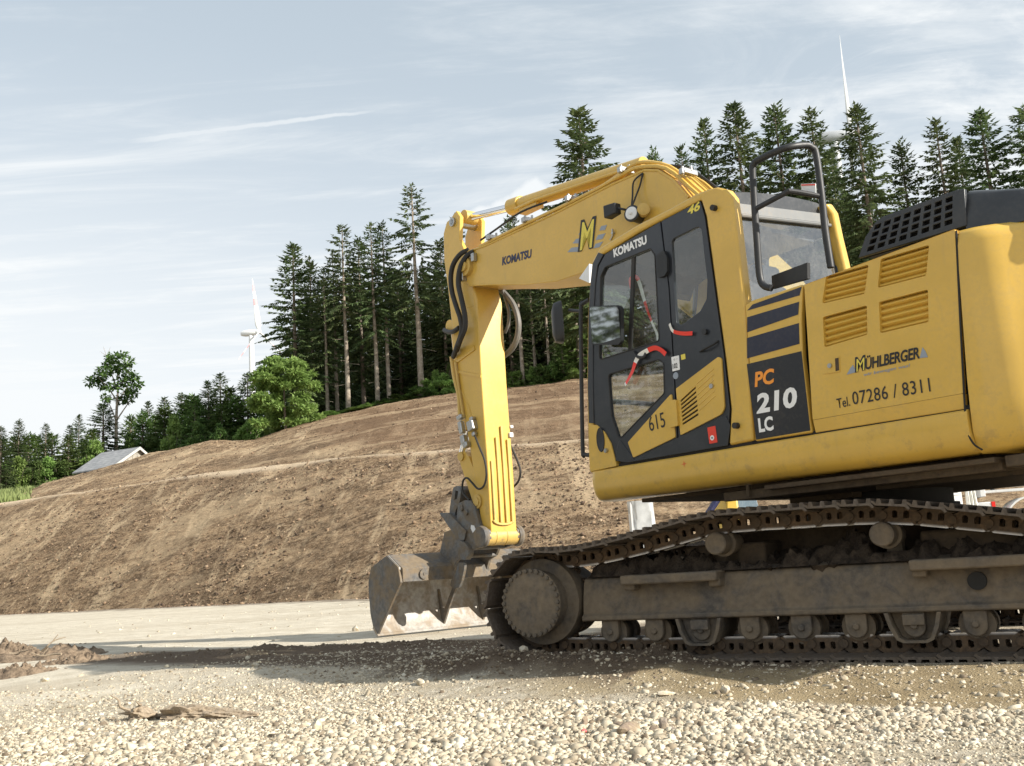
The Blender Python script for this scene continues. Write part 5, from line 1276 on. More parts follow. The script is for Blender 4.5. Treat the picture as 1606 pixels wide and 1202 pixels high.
M['needle'] = leaf_material('spruce_needles', [(.040, .066, .032), (.092, .130, .052), (.19, .22, .080)], .36)
M['needle_light'] = leaf_material('young_needles', [(.060, .105, .034), (.125, .190, .056), (.21, .275, .088)], .32)
M['leaf'] = leaf_material('broad_leaves', [(.12, .19, .05), (.21, .31, .085), (.34, .43, .15)], .4)
M['leaf_dark'] = leaf_material('dark_broad_leaves', [(.045, .085, .026), (.09, .15, .04), (.18, .24, .07)], .3)
M['leaf_autumn'] = leaf_material('autumn_leaves', [(.08, .09, .025), (.15, .14, .04), (.24, .16, .05)], .3)
M['bark'] = muddy('spruce_bark', (.14, .108, .085), (.26, .205, .165), (.20, .17, .14), .3, .9, bump=.02, scale=3)
M['bark_pale'] = muddy('pale_bark', (.26, .22, .175), (.40, .35, .29), (.22, .18, .14), .3, .9, bump=.02, scale=3)

def card(V, F, p, d, nrm, L, Wd):
    """one pointed spray of needles"""
    s = d.cross(nrm)
    if s.length < 1e-5: s = d.orthogonal()
    s.normalize(); k = len(V)
    V += [p, p + d*L*.45 + s*Wd*.5, p + d*L, p + d*L*.45 - s*Wd*.5]; F.append((k, k+1, k+2, k+3))
def spruce_mesh(H, cb, Rm, seed, step=.42, nb=6, droop=.25, dens=1.0, sparse=0.0, tw=.46):
    R = random.Random(seed); V, F = [], []; BV = MB()
    z = cb*H
    lean = [R.uniform(0, 6.28) for _ in range(3)]
    while z < H-.15:
        f = (H-z)/(H*(1-cb)); rad = Rm*min(1.0, f**.77*1.08)*(.90 + .26*noise.noise(Vector((z*.8, seed, 0))))*(1 - .28*max(0, f-.72)/.28)
        for k in range(nb):
            if R.random() < sparse*.5 + .08: continue
            a = 2*pi*(k+R.random()*.8)/nb + z*2.4; r = rad*R.uniform(.62, 1.14) + .10
            el = radians(38*(1-f)**2 - 8*f + R.gauss(0, 6)); dr = droop*f*R.uniform(.7, 1.4)
            ca, sa = cos(a), sin(a); zz_ = z + R.uniform(-.2, .2); ns = max(3, int(r/.15*dens)); prev = None
            for i in range(ns):
                u = (i+.6)/ns; x = r*u; h = zz_ + x*tan(el) - dr*r*u*u*1.1 + .16*dr*r*u**5
                p = Vector((ca*x, sa*x, h)); out = Vector((ca, sa, tan(el) - 2.0*dr*u)).normalized(); sd_ = Vector((-sa, ca, 0))
                if u > .16:
                    L = tw*(1.1-.5*u)*R.uniform(.7, 1.3)*(.55 + .45*min(1, f*3.5))
                    for sgn in (1, -1):
                        d = (out*.8 + sd_*sgn*R.uniform(.55, 1.0) + Vector((0, 0, -.28-.25*f*R.random()))).normalized(); card(V, F, p, d, Vector((R.gauss(0, .45), R.gauss(0, .45), 1)).normalized(), L, .155)
                    if R.random() < .6*f + .22: card(V, F, p, (Vector((R.gauss(0, .25), R.gauss(0, .25), -1)) + out*.3).normalized(), sd_, L*R.uniform(.6, 1.1), .17)
            tip = Vector((ca*r, sa*r, zz_ + r*tan(el) - dr*r)); card(V, F, tip - out*.1, out, Vector((0, 0, 1)), tw*.8, .13)
            if R.random() < .5: BV.tube([(0, 0, zz_), (ca*r*.5, sa*r*.5, zz_ + r*.5*tan(el) - dr*r*.27)], .018, 4, cap=False)
        z += step*R.uniform(.75, 1.2)*(1 if f > .25 else .7)
    for k in range(14):
        a = R.random()*6.28; zt = H - .1 - R.random()*.7; card(V, F, Vector((0, 0, zt)), Vector((cos(a)*.5, sin(a)*.5, .8)).normalized(), Vector((-sin(a), cos(a), 0)), .28, .07)
    card(V, F, Vector((0, 0, H-.5)), Vector((0, 0, 1)), Vector((1, 0, 0)), .75, .09)
    me = np_mesh('crown', [tuple(v) for v in V], F)
    BV.tube([(0, 0, -.6), (.02, 0, H*.3), (-.02, .02, H*.6), (0, 0, H-.2)], lambda u: .20*(1-u)**.8 + .018, 8, 3)
    for k in range(int(10*cb*2)):   # dead snags below the crown
        a = R.random()*6.28; zz_ = R.uniform(.25, 1.0)*cb*H + .5; L = R.uniform(.4, 1.3); BV.tube([(0, 0, zz_), (cos(a)*L, sin(a)*L, zz_ - .18*L)], .014, 4, cap=False)
    bmesh.ops.recalc_face_normals(BV.bm, faces=BV.bm.faces); tm = bpy.data.meshes.new('trunk'); BV.bm.to_mesh(tm); BV.bm.free(); finish(tm, 60)
    return me, tm
SPR_H = 18.0
SP = {  # kind -> variants
    'tall': [spruce_mesh(SPR_H, .44, 2.9, 11, nb=6, droop=.40, sparse=.3, step=.46), spruce_mesh(SPR_H, .38, 3.1, 12, nb=6, droop=.36, sparse=.3, step=.46), spruce_mesh(SPR_H, .50, 2.8, 13, nb=6, droop=.42, sparse=.25, step=.44)],
    'full': [spruce_mesh(SPR_H, .14, 3.5, 21, nb=7, droop=.34, step=.38), spruce_mesh(SPR_H, .20, 3.3, 22, nb=7, droop=.38, step=.38), spruce_mesh(SPR_H, .10, 3.7, 23, nb=7, droop=.30, step=.40), spruce_mesh(SPR_H, .24, 3.2, 24, nb=7, droop=.40, sparse=.15, step=.38)],
    'young': [spruce_mesh(7.0, .02, 2.3, 31, step=.30, nb=8, droop=.10, tw=.55), spruce_mesh(7.0, .02, 2.6, 32, step=.31, nb=8, droop=.12, tw=.58)],
}
CNT = {}
def tree(name, meshes, mats, p, scale, label, group, rz=None, cat='tree'):
    root = empty(name, p, random.uniform(0, 6.28) if rz is None else rz); root.scale = scale if hasattr(scale, '__len__') else (scale,)*3
    for me, nm, mt in zip(meshes, ('crown', 'trunk'), mats):
        o = bpy.data.objects.new(nm, me); COL.objects.link(o); o.parent = root
        if not me.materials: me.materials.append(mt)
        if me.materials[0] != mt: o.material_slots[0].link = 'OBJECT'; o.material_slots[0].material = mt
    return tag(root, label, cat, group)
def place_spruce(px, py, D, kind, label, group, wide=1.0, name='spruce', base=None, mat='needle'):
    """tip at picture point (px, py) at depth D, foot on the terrain below"""
    tip = at_depth(px, py, D); zb = hill_base(tip.x, tip.y) if base is None else base
    H0 = 7.0 if kind == 'young' else SPR_H; h = max(1.2, tip.z-zb); s = h/H0; CNT[kind] = CNT.get(kind, 0)+1
    meshes = SP[kind][CNT[kind] % len(SP[kind])]; k = max(.5, s**.75)*wide*(1.34 if kind == 'full' else 1.16) if kind != 'young' else s*wide
    return tree(name, meshes, (M[mat], M['bark_pale'] if kind == 'tall' else M['bark']), (tip.x, tip.y, zb), (k, k, s), label, group)
GE = 'spruces along the forest edge'
for a in (
    (459, 383, 83, 'full', 'leftmost dark spruce of the tall forest edge, full to the ground', 1.05),
    (486, 404, 88, 'full', 'narrow spruce just right of the leftmost edge spruce', .8),
    (507, 420, 82, 'tall', 'short spruce with a thin trunk between the left dark pair and the big group', .9),
    (536, 352, 81, 'tall', 'tall bare-trunked spruce, first of the three peaks left of the arm', 1.0),
    (521, 392, 84, 'tall', 'lower bare-trunked spruce nestled left of the first peak', .9),
    (561, 374, 86, 'full', 'dense spruce between the first and second peaks left of the arm', .85),
    (581, 349, 81, 'tall', 'tall bare-trunked spruce, left half of the forked double peak', .95),
    (599, 350, 82, 'tall', 'tall bare-trunked spruce, right half of the forked double peak', .9),
    (645, 289, 80, 'tall', 'tallest bare-trunked spruce, standing just left of the excavator arm', 1.12),
    (622, 425, 92, 'full', 'dark spruce filling the gap left of the tallest one', .95),
    (690, 376, 86, 'full', 'spruce peeking out directly left of the upper arm', .9),
    (672, 430, 90, 'full', 'dark spruce behind the tallest trunk', 1.0),
    (796, 343, 92, 'full', 'spruce tip just above the boom nose', .8),
    (741, 384, 92, 'full', 'spruce tip hidden behind the arm head', .8),
    (907, 171, 74, 'full', 'big solitary spruce rising above the middle of the boom', 1.12),
    (1023, 234, 92, 'full', 'small spruce tip just over the bend of the boom', .7),
    (1067, 229, 92, 'full', 'second small spruce tip right of the boom bend', .7),
    (1103, 193, 84, 'full', 'spruce with a narrow tip behind the cab roof front', .85),
    (1150, 163, 80, 'full', 'broad spruce behind the cab roof corner', .95),
    (1213, 164, 82, 'full', 'spruce framed by the left half of the handrail loop', 1.0),
    (1270, 172, 81, 'full', 'spruce behind the right upright of the handrail', .9),
    (1302, 238, 84, 'full', 'short spruce in front of the wind turbine at right', .8),
    (1341, 167, 76, 'full', 'tall spruce hiding the tower of the right wind turbine', 1.0),
    (1410, 221, 86, 'full', 'lone slim spruce right of the wind turbine', .85),
    (1466, 188, 84, 'full', 'dark spruce above the left end of the black grille', .9),
    (1500, 218, 88, 'full', 'spruce squeezed between two taller ones above the hood', .8),
    (1535, 174, 80, 'full', 'wide dark spruce above the rounded black hood', 1.1),
    (1604, 165, 78, 'full', 'spruce cut by the right picture edge', 1.0),
): place_spruce(a[0], a[1], a[2], a[3], a[4], GE, a[5])
R0 = random.Random(17)
def fill(pxs, lab, grp, kind='full', mat='needle', wide=(.9, 1.15)):
    for px, py, D in pxs: place_spruce(px, py, D, kind, lab, grp, R0.uniform(*wide), mat=mat)
pts = []
for k in range(15): pts.append((470 + k*17 + R0.uniform(-6, 6), 425 + abs(k-9)*4 + R0.uniform(-15, 25), R0.uniform(92, 116)))
fill(pts, 'dark spruce crowded deep in the forest left of the arm', 'spruces inside the forest left of the arm')
pts = []
for k in range(17): pts.append((712 + k*15 + R0.uniform(-6, 6), 405 - k*4.6 + R0.uniform(-10, 45), R0.uniform(84, 114)))
fill(pts, 'dark spruce in the forest seen below or just behind the boom', 'spruces behind the boom')
pts = []
for k in range(32): pts.append((985 + k*20 + R0.uniform(-8, 8), (318 if k < 19 else 330) + R0.uniform(-30, 34), R0.uniform(86, 112)))
fill(pts, 'spruce in the second row behind the cab and hood', 'spruces behind the cab and hood')
for k, (px, yb, D) in enumerate(((712, 620, 83), (803, 612, 79), (826, 610, 82), (848, 606, 79.5), (858, 604, 84), (890, 600, 80))):
    place_spruce(px, 330 + R0.uniform(0, 60) if px < 880 else 330, D, 'tall', 'thin bare-trunked spruce standing in shade under the boom', 'bare trunks under the boom', .85)
# trees out of frame to the left that the cab glass mirrors
for k, (x, y, h) in enumerate([(-40-R0.uniform(0, 6), -8+k*2.4, R0.uniform(13.0, 16.5)) for k in range(14)]):
    tree('spruce', SP['full'][k % 4], (M['needle'], M['bark']), (x, y, 0), (h/SPR_H*1.1, h/SPR_H*1.1, h/SPR_H), 'dark spruce standing off to the left of the haul road', 'spruces left of the haul road')

# mixed wood to the left, behind the graded mound
def leaf_cloud(blobs, n, size, seed, flat=.55):
    R = random.Random(seed); V, F = [], []
    tot = sum(b[3]**2 for b in blobs)
    for (x, y, z, r, *q) in blobs:
        sq = q[0] if q else .75
        for _ in range(int(n*r*r/tot)):
            v = Vector((R.gauss(0, 1), R.gauss(0, 1), R.gauss(0, 1))).normalized()*(R.random()**.42); p = Vector((x, y, z)) + Vector((v.x*r, v.y*r, v.z*r*sq))
            d = (v*.7 + Vector((R.gauss(0, .6), R.gauss(0, .6), R.gauss(0, .4) - .15))).normalized(); card(V, F, p, d, Vector((R.gauss(0, .5), R.gauss(0, .5), 1)).normalized(), size*R.uniform(.7, 1.35), size*flat)
    return np_mesh('crown', [tuple(v) for v in V], F)
def stem_mesh(limbs, mat=None):
    mb = MB()
    for pts, r0, r1 in limbs: mb.tube(pts, lambda u: r0*(1-u) + r1*u, 7, 3)
    bmesh.ops.recalc_face_normals(mb.bm, faces=mb.bm.faces); tm = bpy.data.meshes.new('trunk'); mb.bm.to_mesh(tm); mb.bm.free(); finish(tm, 60); return tm
def bush_variant(seed, n=4200, H=6.0, Rr=2.6, size=.46):
    R = random.Random(seed); bl = []
    for k in range(26):
        z = R.uniform(.12, 1.0)*H; rr = Rr*(1-(z/H)**2*.72)*R.uniform(.25, .95); a = R.random()*6.28; bl.append((cos(a)*rr, sin(a)*rr, z-.35, R.uniform(.5, 1.0)*(1.15-.45*z/H), .6))
    return leaf_cloud(bl, n, size, seed), stem_mesh([([(0, 0, -.4), (.1, 0, H*.4), (0, .1, H*.8)], .12, .03)] + [([(0, 0, H*.2), (cos(a)*Rr*.4, sin(a)*Rr*.4, H*.45), (cos(a)*Rr*.6, sin(a)*Rr*.6, H*.7)], .06, .015) for a in (0.3, 1.7, 3.1, 4.5, 5.6)])
BUSH = [bush_variant(s) for s in (41, 42, 43, 44)]
def big_tree():
    R = random.Random(45); bl = []
    for k in range(75):
        z = R.uniform(.05, 1.0)*6.0; rr = 2.75*sqrt(max(0.05, 1-((z-2.6)/3.6)**2))*R.uniform(.35, 1.12); a = R.random()*6.28; bl.append((cos(a)*rr, sin(a)*rr, z-.1, R.uniform(.40, .90), .38))
    return leaf_cloud(bl, 15000, .34, 45), stem_mesh([([(0, 0, -.4), (.1, 0, 2.4), (0, .1, 4.8)], .14, .03)])
BIG = big_tree()
def place_bush(px, ytop, D, width_px, label, group, mat='leaf', base=None, name='bush', meshes=None, cat='bush'):
    tip = at_depth(px, ytop, D); zb = hill_base(tip.x, tip.y) if base is None else base; h = max(.5, tip.z-zb); wd = width_px/FPX*D
    ms = meshes or BUSH[R0.randrange(4)]
    return tree(name, ms, (M[mat], M['bark']), (tip.x, tip.y, zb), (wd/5.4, wd/5.4, h/6.2), label, group, cat=cat)
place_bush(446, 560, 75, 100, 'big rounded bright green broadleaf tree at the left end of the tall spruces', None, 'leaf', name='broadleaf_tree', meshes=BIG, cat='tree')
GW = 'mixed wood behind the mound'
for a in ((345, 586, 96, 'spruce with a pointed top, highest of the left wood, left of the bright tree', .95), (326, 600, 100, 'spruce just left of the highest one in the left wood', .9), (388, 585, 95, 'spruce under the left wind turbine', .9),
          (285, 616, 104, 'spruce with a blunt top in the middle of the left wood', .9), (258, 623, 104, 'spruce right of the hut in the left wood', .9), (232, 632, 106, 'slim spruce just right of the lone tall tree', .8), (162, 634, 92, 'dark spruce directly left of the lone tall tree trunk', 1.25)): place_spruce(a[0], a[1], a[2], 'full', a[3], GW, a[4]*1.2)
for a in ((30, 658, 84, 'thin leafless spire at the far left, taller one'), (72, 665, 86, 'thin spire above the left wood, second from the left edge'), (124, 652, 110, 'tiny far spire left of the lone tall tree'), (110, 667, 100, 'short far spire beside the tiny one'), (2, 668, 80, 'spire cut by the left picture edge')): place_spruce(a[0], a[1], a[2], 'full', a[3], GW, .8)
pts = [(x + R0.uniform(-5, 5), y + R0.uniform(-7, 7), R0.uniform(82, 98)) for x, y in ((-30, 676), (5, 690), (22, 684), (45, 683), (60, 681), (85, 681), (104, 683), (128, 684), (145, 676), (-60, 680), (-100, 680), (-150, 670))]
fill(pts, 'mid-green spruce in the low wood at the far left', 'low wood at the far left', 'young', 'needle_light', (1.1, 1.5))
pts = [(x + R0.uniform(-5, 5), y + R0.uniform(-7, 7), R0.uniform(92, 104)) for x, y in ((205, 655), (222, 650), (240, 648), (262, 640), (278, 648), (296, 634), (310, 628), (330, 636), (352, 640), (370, 628), (400, 630), (420, 620), (365, 612), (300, 622))]
fill(pts, 'green spruce in the wood between the hut and the bright broadleaf tree', 'wood between hut and bright tree', 'young', 'needle_light', (1.0, 1.4))
for px, yt, D, wd, lab, mat in ((272, 652, 88, 42, 'pale green bush behind the mound crest right of the hut', 'leaf'), (392, 655, 80, 55, 'leafy bush left of the bright broadleaf tree', 'leaf'), (310, 660, 86, 44, 'dark leafy bush in the middle of the left wood', 'leaf_dark'), (345, 662, 84, 40, 'green bush below the highest spruce of the left wood', 'leaf_dark'),
                      (148, 690, 86, 46, 'pale leafy bush behind the hut roof', 'leaf'), (205, 680, 90, 40, 'leafy bush behind the hut gable', 'leaf_dark'), (430, 622, 78, 46, 'leafy bush tucked below the bright tree', 'leaf')): place_bush(px, yt, D, wd, lab, GW, mat)
fill([], '', '')
for k, px in enumerate((-20, 8, 30, 52, 75, 100)): place_bush(px, 715 + R0.uniform(-8, 8), R0.uniform(80, 84), 44, 'rounded green bush along the left foot of the wood', 'bushes along the left foot of the wood', 'leaf_dark' if k % 2 else 'leaf')
# shrubs along the crest under the spruces
for k in range(30):
    px = 470 + k*15.2 + R0.uniform(-6, 6); yc = np.interp(px, [450, 520, 600, 720, 900], [668, 654, 636, 618, 597]); big = R0.random()
    hh = R0.uniform(12, 26) + (26*max(0, 1-abs(px-690)/50)) + (14 if 790 < px < 900 else 0)
    if 500 < px < 610: hh *= .6
    place_bush(px, yc - hh + 4, R0.uniform(78, 80.5), R0.uniform(30, 48), 'small bright green shrub along the crest below the spruces', 'shrubs along the crest', R0.choice(('leaf', 'leaf', 'leaf_dark')), name='shrub')
place_spruce(880, 535, 79, 'young', 'bright young spruce under the boom, left of the cab', None, 1.15, 'young_spruce', mat='needle_light')
place_spruce(705, 572, 78.5, 'young', 'young spruce against the left side of the arm', None, 1.1, 'young_spruce', mat='needle_light')
place_spruce(905, 470, 80, 'young', 'tall leafy young spruce half hidden by the cab corner', None, 1.2, 'young_spruce', mat='needle_light')
# the lone tall broadleaf tree by the hut
D = 92; foot = at_depth(183, 706, D); topz = at_depth(175, 552, D).z; h = topz - (foot.z-1.5); zb = foot.z - 1.5
def lone():
    R = random.Random(5); k = h/10.0; bl = []
    for x, z, r in ((-.2, 9.3, .75), (.7, 9.5, .55), (-.9, 8.9, .6), (1.3, 8.7, .7), (.3, 8.5, .9), (-.6, 8.1, .8), (-1.7, 8.0, .7), (-2.3, 7.5, .65), (-1.5, 7.3, .6), (1.4, 7.7, .75), (1.7, 7.0, .6), (.6, 7.3, .8), (-.3, 6.8, .7), (.9, 6.4, .7), (1.7, 6.2, .55), (-.9, 5.9, .55), (.2, 5.8, .65), (1.0, 5.6, .5)):
        bl.append((x*k, R.gauss(0, .5)*k, z*k, r*k*.82, .62))
    cm = leaf_cloud(bl, 2000, .36*k, 6)
    limbs = [([(0, 0, 0), (-.05*k, 0, 3*k), (0, 0, 5.2*k), (.1*k, 0, 7*k), (0, 0, 9*k)], .20, .03)]
    for x, z in ((-1.7, 7.9), (1.4, 7.6), (-.9, 8.9), (1.2, 8.6), (-.9, 5.9), (1.6, 6.2)): limbs.append(([(0, 0, (z-2.2)*k), (x*.5*k, .1, (z-1.0)*k), (x*k, 0, z*k)], .075, .02))
    limbs.append(([(-.3*k, 0, 8*k), (-.9*k, 0, 9.6*k), (-1.2*k, 0, 10.5*k)], .03, .01)); limbs.append(([(-.9*k, 0, 9.6*k), (-.6*k, 0, 10.4*k)], .02, .008)); limbs.append(([(-.95*k, 0, 9.7*k), (-1.5*k, 0, 10.1*k)], .02, .008))
    return cm, stem_mesh(limbs)
tree('lone_tree', lone(), (M['leaf_dark'], M['bark_pale']), (foot.x, foot.y, zb), 1.0, 'lone tall broadleaf tree with a bare pale trunk behind the hut', None, 0.0)
# tall grass at the left end of the hillside
def grass():
    R = random.Random(8); V, F = [], []
    for _ in range(5200):
        px = R.uniform(-60, 62); D = R.uniform(58, 78); x = at_depth(px, 780, D).x
        z = hill_base(x, D)
        q = at_depth(px, 780, D)
        if R.random() > 1.1 - max(0, px+10)/60: continue
        card(V, F, Vector((x, D, z-.05)), Vector((R.gauss(0, .3), R.gauss(0, .3), 1)).normalized(), Vector((R.gauss(0, 1), -1, 0)).normalized(), R.uniform(.3, .9)*(1 - max(0, px)/90), .12)
    return np_mesh('tall_grass', [tuple(v) for v in V], F)
M['grass'] = leaf_material('pale_grass', [(.14, .17, .06), (.21, .25, .09), (.30, .32, .14)], .3, .4)
tag(link_mesh('tall_grass', grass(), M['grass']), 'pale tall grass at the left end of the hillside', None, None, 'stuff')

# =================================================================== FAR AND BACKGROUND OBJECTS
M['turbine'] = paint('turbine_white', (.78, .79, .80), .4, .02, .0)
M['turbine_grey'] = paint('turbine_grey', (.40, .42, .44), .4, .02, .0); M['turbine_red'] = paint('turbine_red', (.60, .34, .36), .4, .02, .0)
def turbine(px, py, D, blade, nac_dx, ang0, label, yaw):
    hub = at_depth(px, py, D); base_z = hill_base(hub.x, min(hub.y, 300.0)) - 1
    root = empty('wind_turbine', (hub.x, hub.y, base_z)); tag(root, label, 'wind turbine', 'wind turbines beyond the forest')
    ax = Vector((cos(yaw), -sin(yaw), 0)); hgt = hub.z-base_z; off = -ax*blade*.11; k = blade/26
    mb = MB(); mb.cyl(off, off + Vector((0, 0, hgt-.9*k)), 2.0*k, 1.15*k, 24); mb.build('tower', M['turbine'] if px < 800 else M['turbine_grey'], root, ang=60)
    mb = MB(); rows = []
    side_ = Vector((0, 0, 1)).cross(ax)
    for u, hw, hh in ((.02, .9, .9), (-.02, 1.3, 1.2), (-.12, 1.5, 1.45), (-.24, 1.5, 1.4), (-.31, 1.2, 1.0), (-.315, .9, .7)):
        rows.append([Vector((0, 0, hgt)) + ax*blade*u + side_*x*hw*k + Vector((0, 0, z*hh*k)) for x, z in ((-1, -.6), (-.6, -1), (.6, -1), (1, -.6), (1, .6), (.6, 1), (-.6, 1), (-1, .6))])
    mb.loft(rows); mb.build('nacelle', M['turbine'] if px < 800 else M['turbine_grey'], root, ang=50)
    mb = MB(); mb.lathe(Vector((0, 0, hgt)) + ax*blade*.02, ax, [(0, 1.2*k), (1.2*k, 1.15*k), (2.0*k, .7*k), (2.4*k, .1*k)], 20); mb.build('hub', M['turbine'], root)
    hz_ = Vector((sin(yaw), cos(yaw), 0)); c = Vector((0, 0, hgt)) + ax*(blade*.02 + 1.0*k)
    for j in range(3):
        a = ang0 + j*2*pi/3; d = hz_*sin(a) + Vector((0, 0, cos(a))); ch = d.cross(ax)
        def bl(u0, u1, n=8):
            L = []
            for q in range(n+1):
                u = u0 + (u1-u0)*q/n; wd = (.45 + 1.1*min(1, u/.14) if u < .14 else 1.55*(1-u)**.8 + .12)*k; tk = max(.10, .55*(1-u))*k*(1 if px < 800 else .6); wd *= 1 if px < 800 else .55; rot = radians(62 - 40*u)
                e1 = ch*cos(rot) + ax*sin(rot); e2 = -ch*sin(rot) + ax*cos(rot); p = c + d*blade*u
                L.append([p + e1*wd*cos(g) + e2*tk*sin(g)*.8 for g in np.linspace(0, 2*pi, 12, endpoint=False)])
            return L
        mb = MB(); mb.loft(bl(.0, 1.0, 16)); b_ = mb.build('blade', M['turbine'] if px < 800 else M['turbine_grey'], root, ang=60)
        for u0, u1 in (((.50, .63), (.76, .90)) if px < 800 else ()):
            mb = MB(); L = bl(u0, u1, 3); mb.loft([[p + (p - sum(q, Vector())/len(q))*.03 for p in q] for q in L]); mb.build('red_band', M['turbine_red'], b_, ang=60)
turbine(402, 521, 440, 23.5, 0, radians(-12), 'white wind turbine with red banded blades above the left wood', radians(16))
turbine(1325, 212, 262, 27, 0, radians(-10), 'white wind turbine partly hidden behind the spruces at right', radians(16))

# hut with a grey sheet roof
M['roof_grey'], t, b = material('grey_roof_sheets'); co = objco(t); wv = t.new('ShaderNodeTexWave'); wv.wave_type = 'BANDS'; wv.bands_direction = 'Z'; wv.inputs['Scale'].default_value = 1.6; wv.inputs['Distortion'].default_value = .6; t.l.new(co, wv.inputs[0])
n = t.noise(co, 2.5, 5, .6); c = t.mix(t.mrange(n, .3, .7), (.21, .215, .225), (.33, .335, .34)); c = t.mix(t.math('MULTIPLY', t.mrange(wv.outputs['Fac'], .0, .18, 1, 0), .5), c, (.12, .12, .125)); t.l.new(c, b.inputs['Base Color']); b.inputs['Roughness'].default_value = .7
M['boards'] = muddy('pale_boards', (.26, .245, .21), (.38, .36, .32), (.35, .32, .27), .2, .8, bump=.01, scale=2)
M['barge'] = paint('grey_white_barge_board', (.45, .45, .43), .6, .1, .1)
def hut():
    apex_r = at_depth(215, 703.5, 76); yaw = radians(28); r = Vector((cos(yaw), -sin(yaw), 0)); g = Vector((-sin(yaw), -cos(yaw), 0))
    L, hw, drop = 3.6, 2.35, 1.5; wall = 2.2
    base = Vector((apex_r.x, apex_r.y, apex_r.z - drop - wall)); root = empty('hut', base); tag(root, 'small wooden hut with grey sheet roof peeking over the mound', 'hut')
    A = Vector((0, 0, drop+wall)); e = .28
    for sg, nm in ((1, 'roof'), (-1, 'roof')):
        lo = Vector((0, 0, -drop*(hw+e)/hw)) + g*sg*(hw+e); q = [A + r*e, A - r*(L+e), A - r*(L+e) + lo, A + r*e + lo]; up = Vector((0, 0, .09))
        mb = MB(); mb.hexa(q, [p + up for p in q]); rf = mb.build(nm, M['roof_grey'], root)
        mb = MB(); a, b_ = A + r*(e+.01), A + r*(e+.01) + lo; mb.hexa([a + Vector((0, 0, .10)), b_ + Vector((0, 0, .10)), b_ + Vector((0, 0, -.12)), a + Vector((0, 0, -.12))], [p + r*.05 for p in (a + Vector((0, 0, .10)), b_ + Vector((0, 0, .10)), b_ + Vector((0, 0, -.12)), a + Vector((0, 0, -.12)))]); mb.build('barge_board', M['barge'], rf)
    mb = MB(); a = [A - Vector((0, 0, .05)), Vector((0, 0, wall)) + g*hw, g*hw, -g*hw, Vector((0, 0, wall)) - g*hw]; mb.hexa(a, [p - r*L for p in a]); wl = mb.build('wall', M['boards'], root)
    mb = MB()
    for k in range(11):
        u = -1 + 2*(k+.5)/11; x = g*hw*u + r*.012; zt = wall + drop*(1-abs(u)) - .1; mb.hexa([x - g*.012, x + g*.012, x + g*.012 + Vector((0, 0, zt)), x - g*.012 + Vector((0, 0, zt))], [p + r*.02 for p in (x - g*.012, x + g*.012, x + g*.012 + Vector((0, 0, zt)), x - g*.012 + Vector((0, 0, zt)))])
    mb.build('batten', M['boards'], wl)
hut()

# vehicles glimpsed between the track and the upper structure
M['truck_white'] = paint('truck_white_paint', (.74, .75, .74), .4, .05, .2)
M['dark_metal'] = paint('dark_chassis', (.03, .03, .032), .6, .2, .3)
M['tail_red'] = paint('tail_lamp_red', (.75, .02, .012), .2, .02, .0); M['tail_amber'] = paint('tail_lamp_amber', (.85, .35, .05), .2, .02, .0)
M['tyre'] = paint('tyre_rubber', (.022, .022, .022), .85, .2, .5, (.2, .16, .11))
M['tarp'] = paint('white_tarpaulin', (.74, .74, .70), .6, .06, .12)
M['veh_blue'] = paint('dark_blue_frame', (.012, .018, .075), .4, .1, .15); M['veh_yellow'] = paint('machine_yellow', (.60, .40, .06), .45, .1, .2); M['veh_glass'] = paint('dusty_blue_glass', (.16, .22, .27), .25, .15, .35, (.3, .33, .34))
DT = 13.0
def wheel(mb, c, ax, R, wd): mb.lathe(c - ax*wd/2, ax, [(0, R*.55), (0, R*.9), (wd*.12, R), (wd*.88, R), (wd, R*.9), (wd, R*.55)], 28)
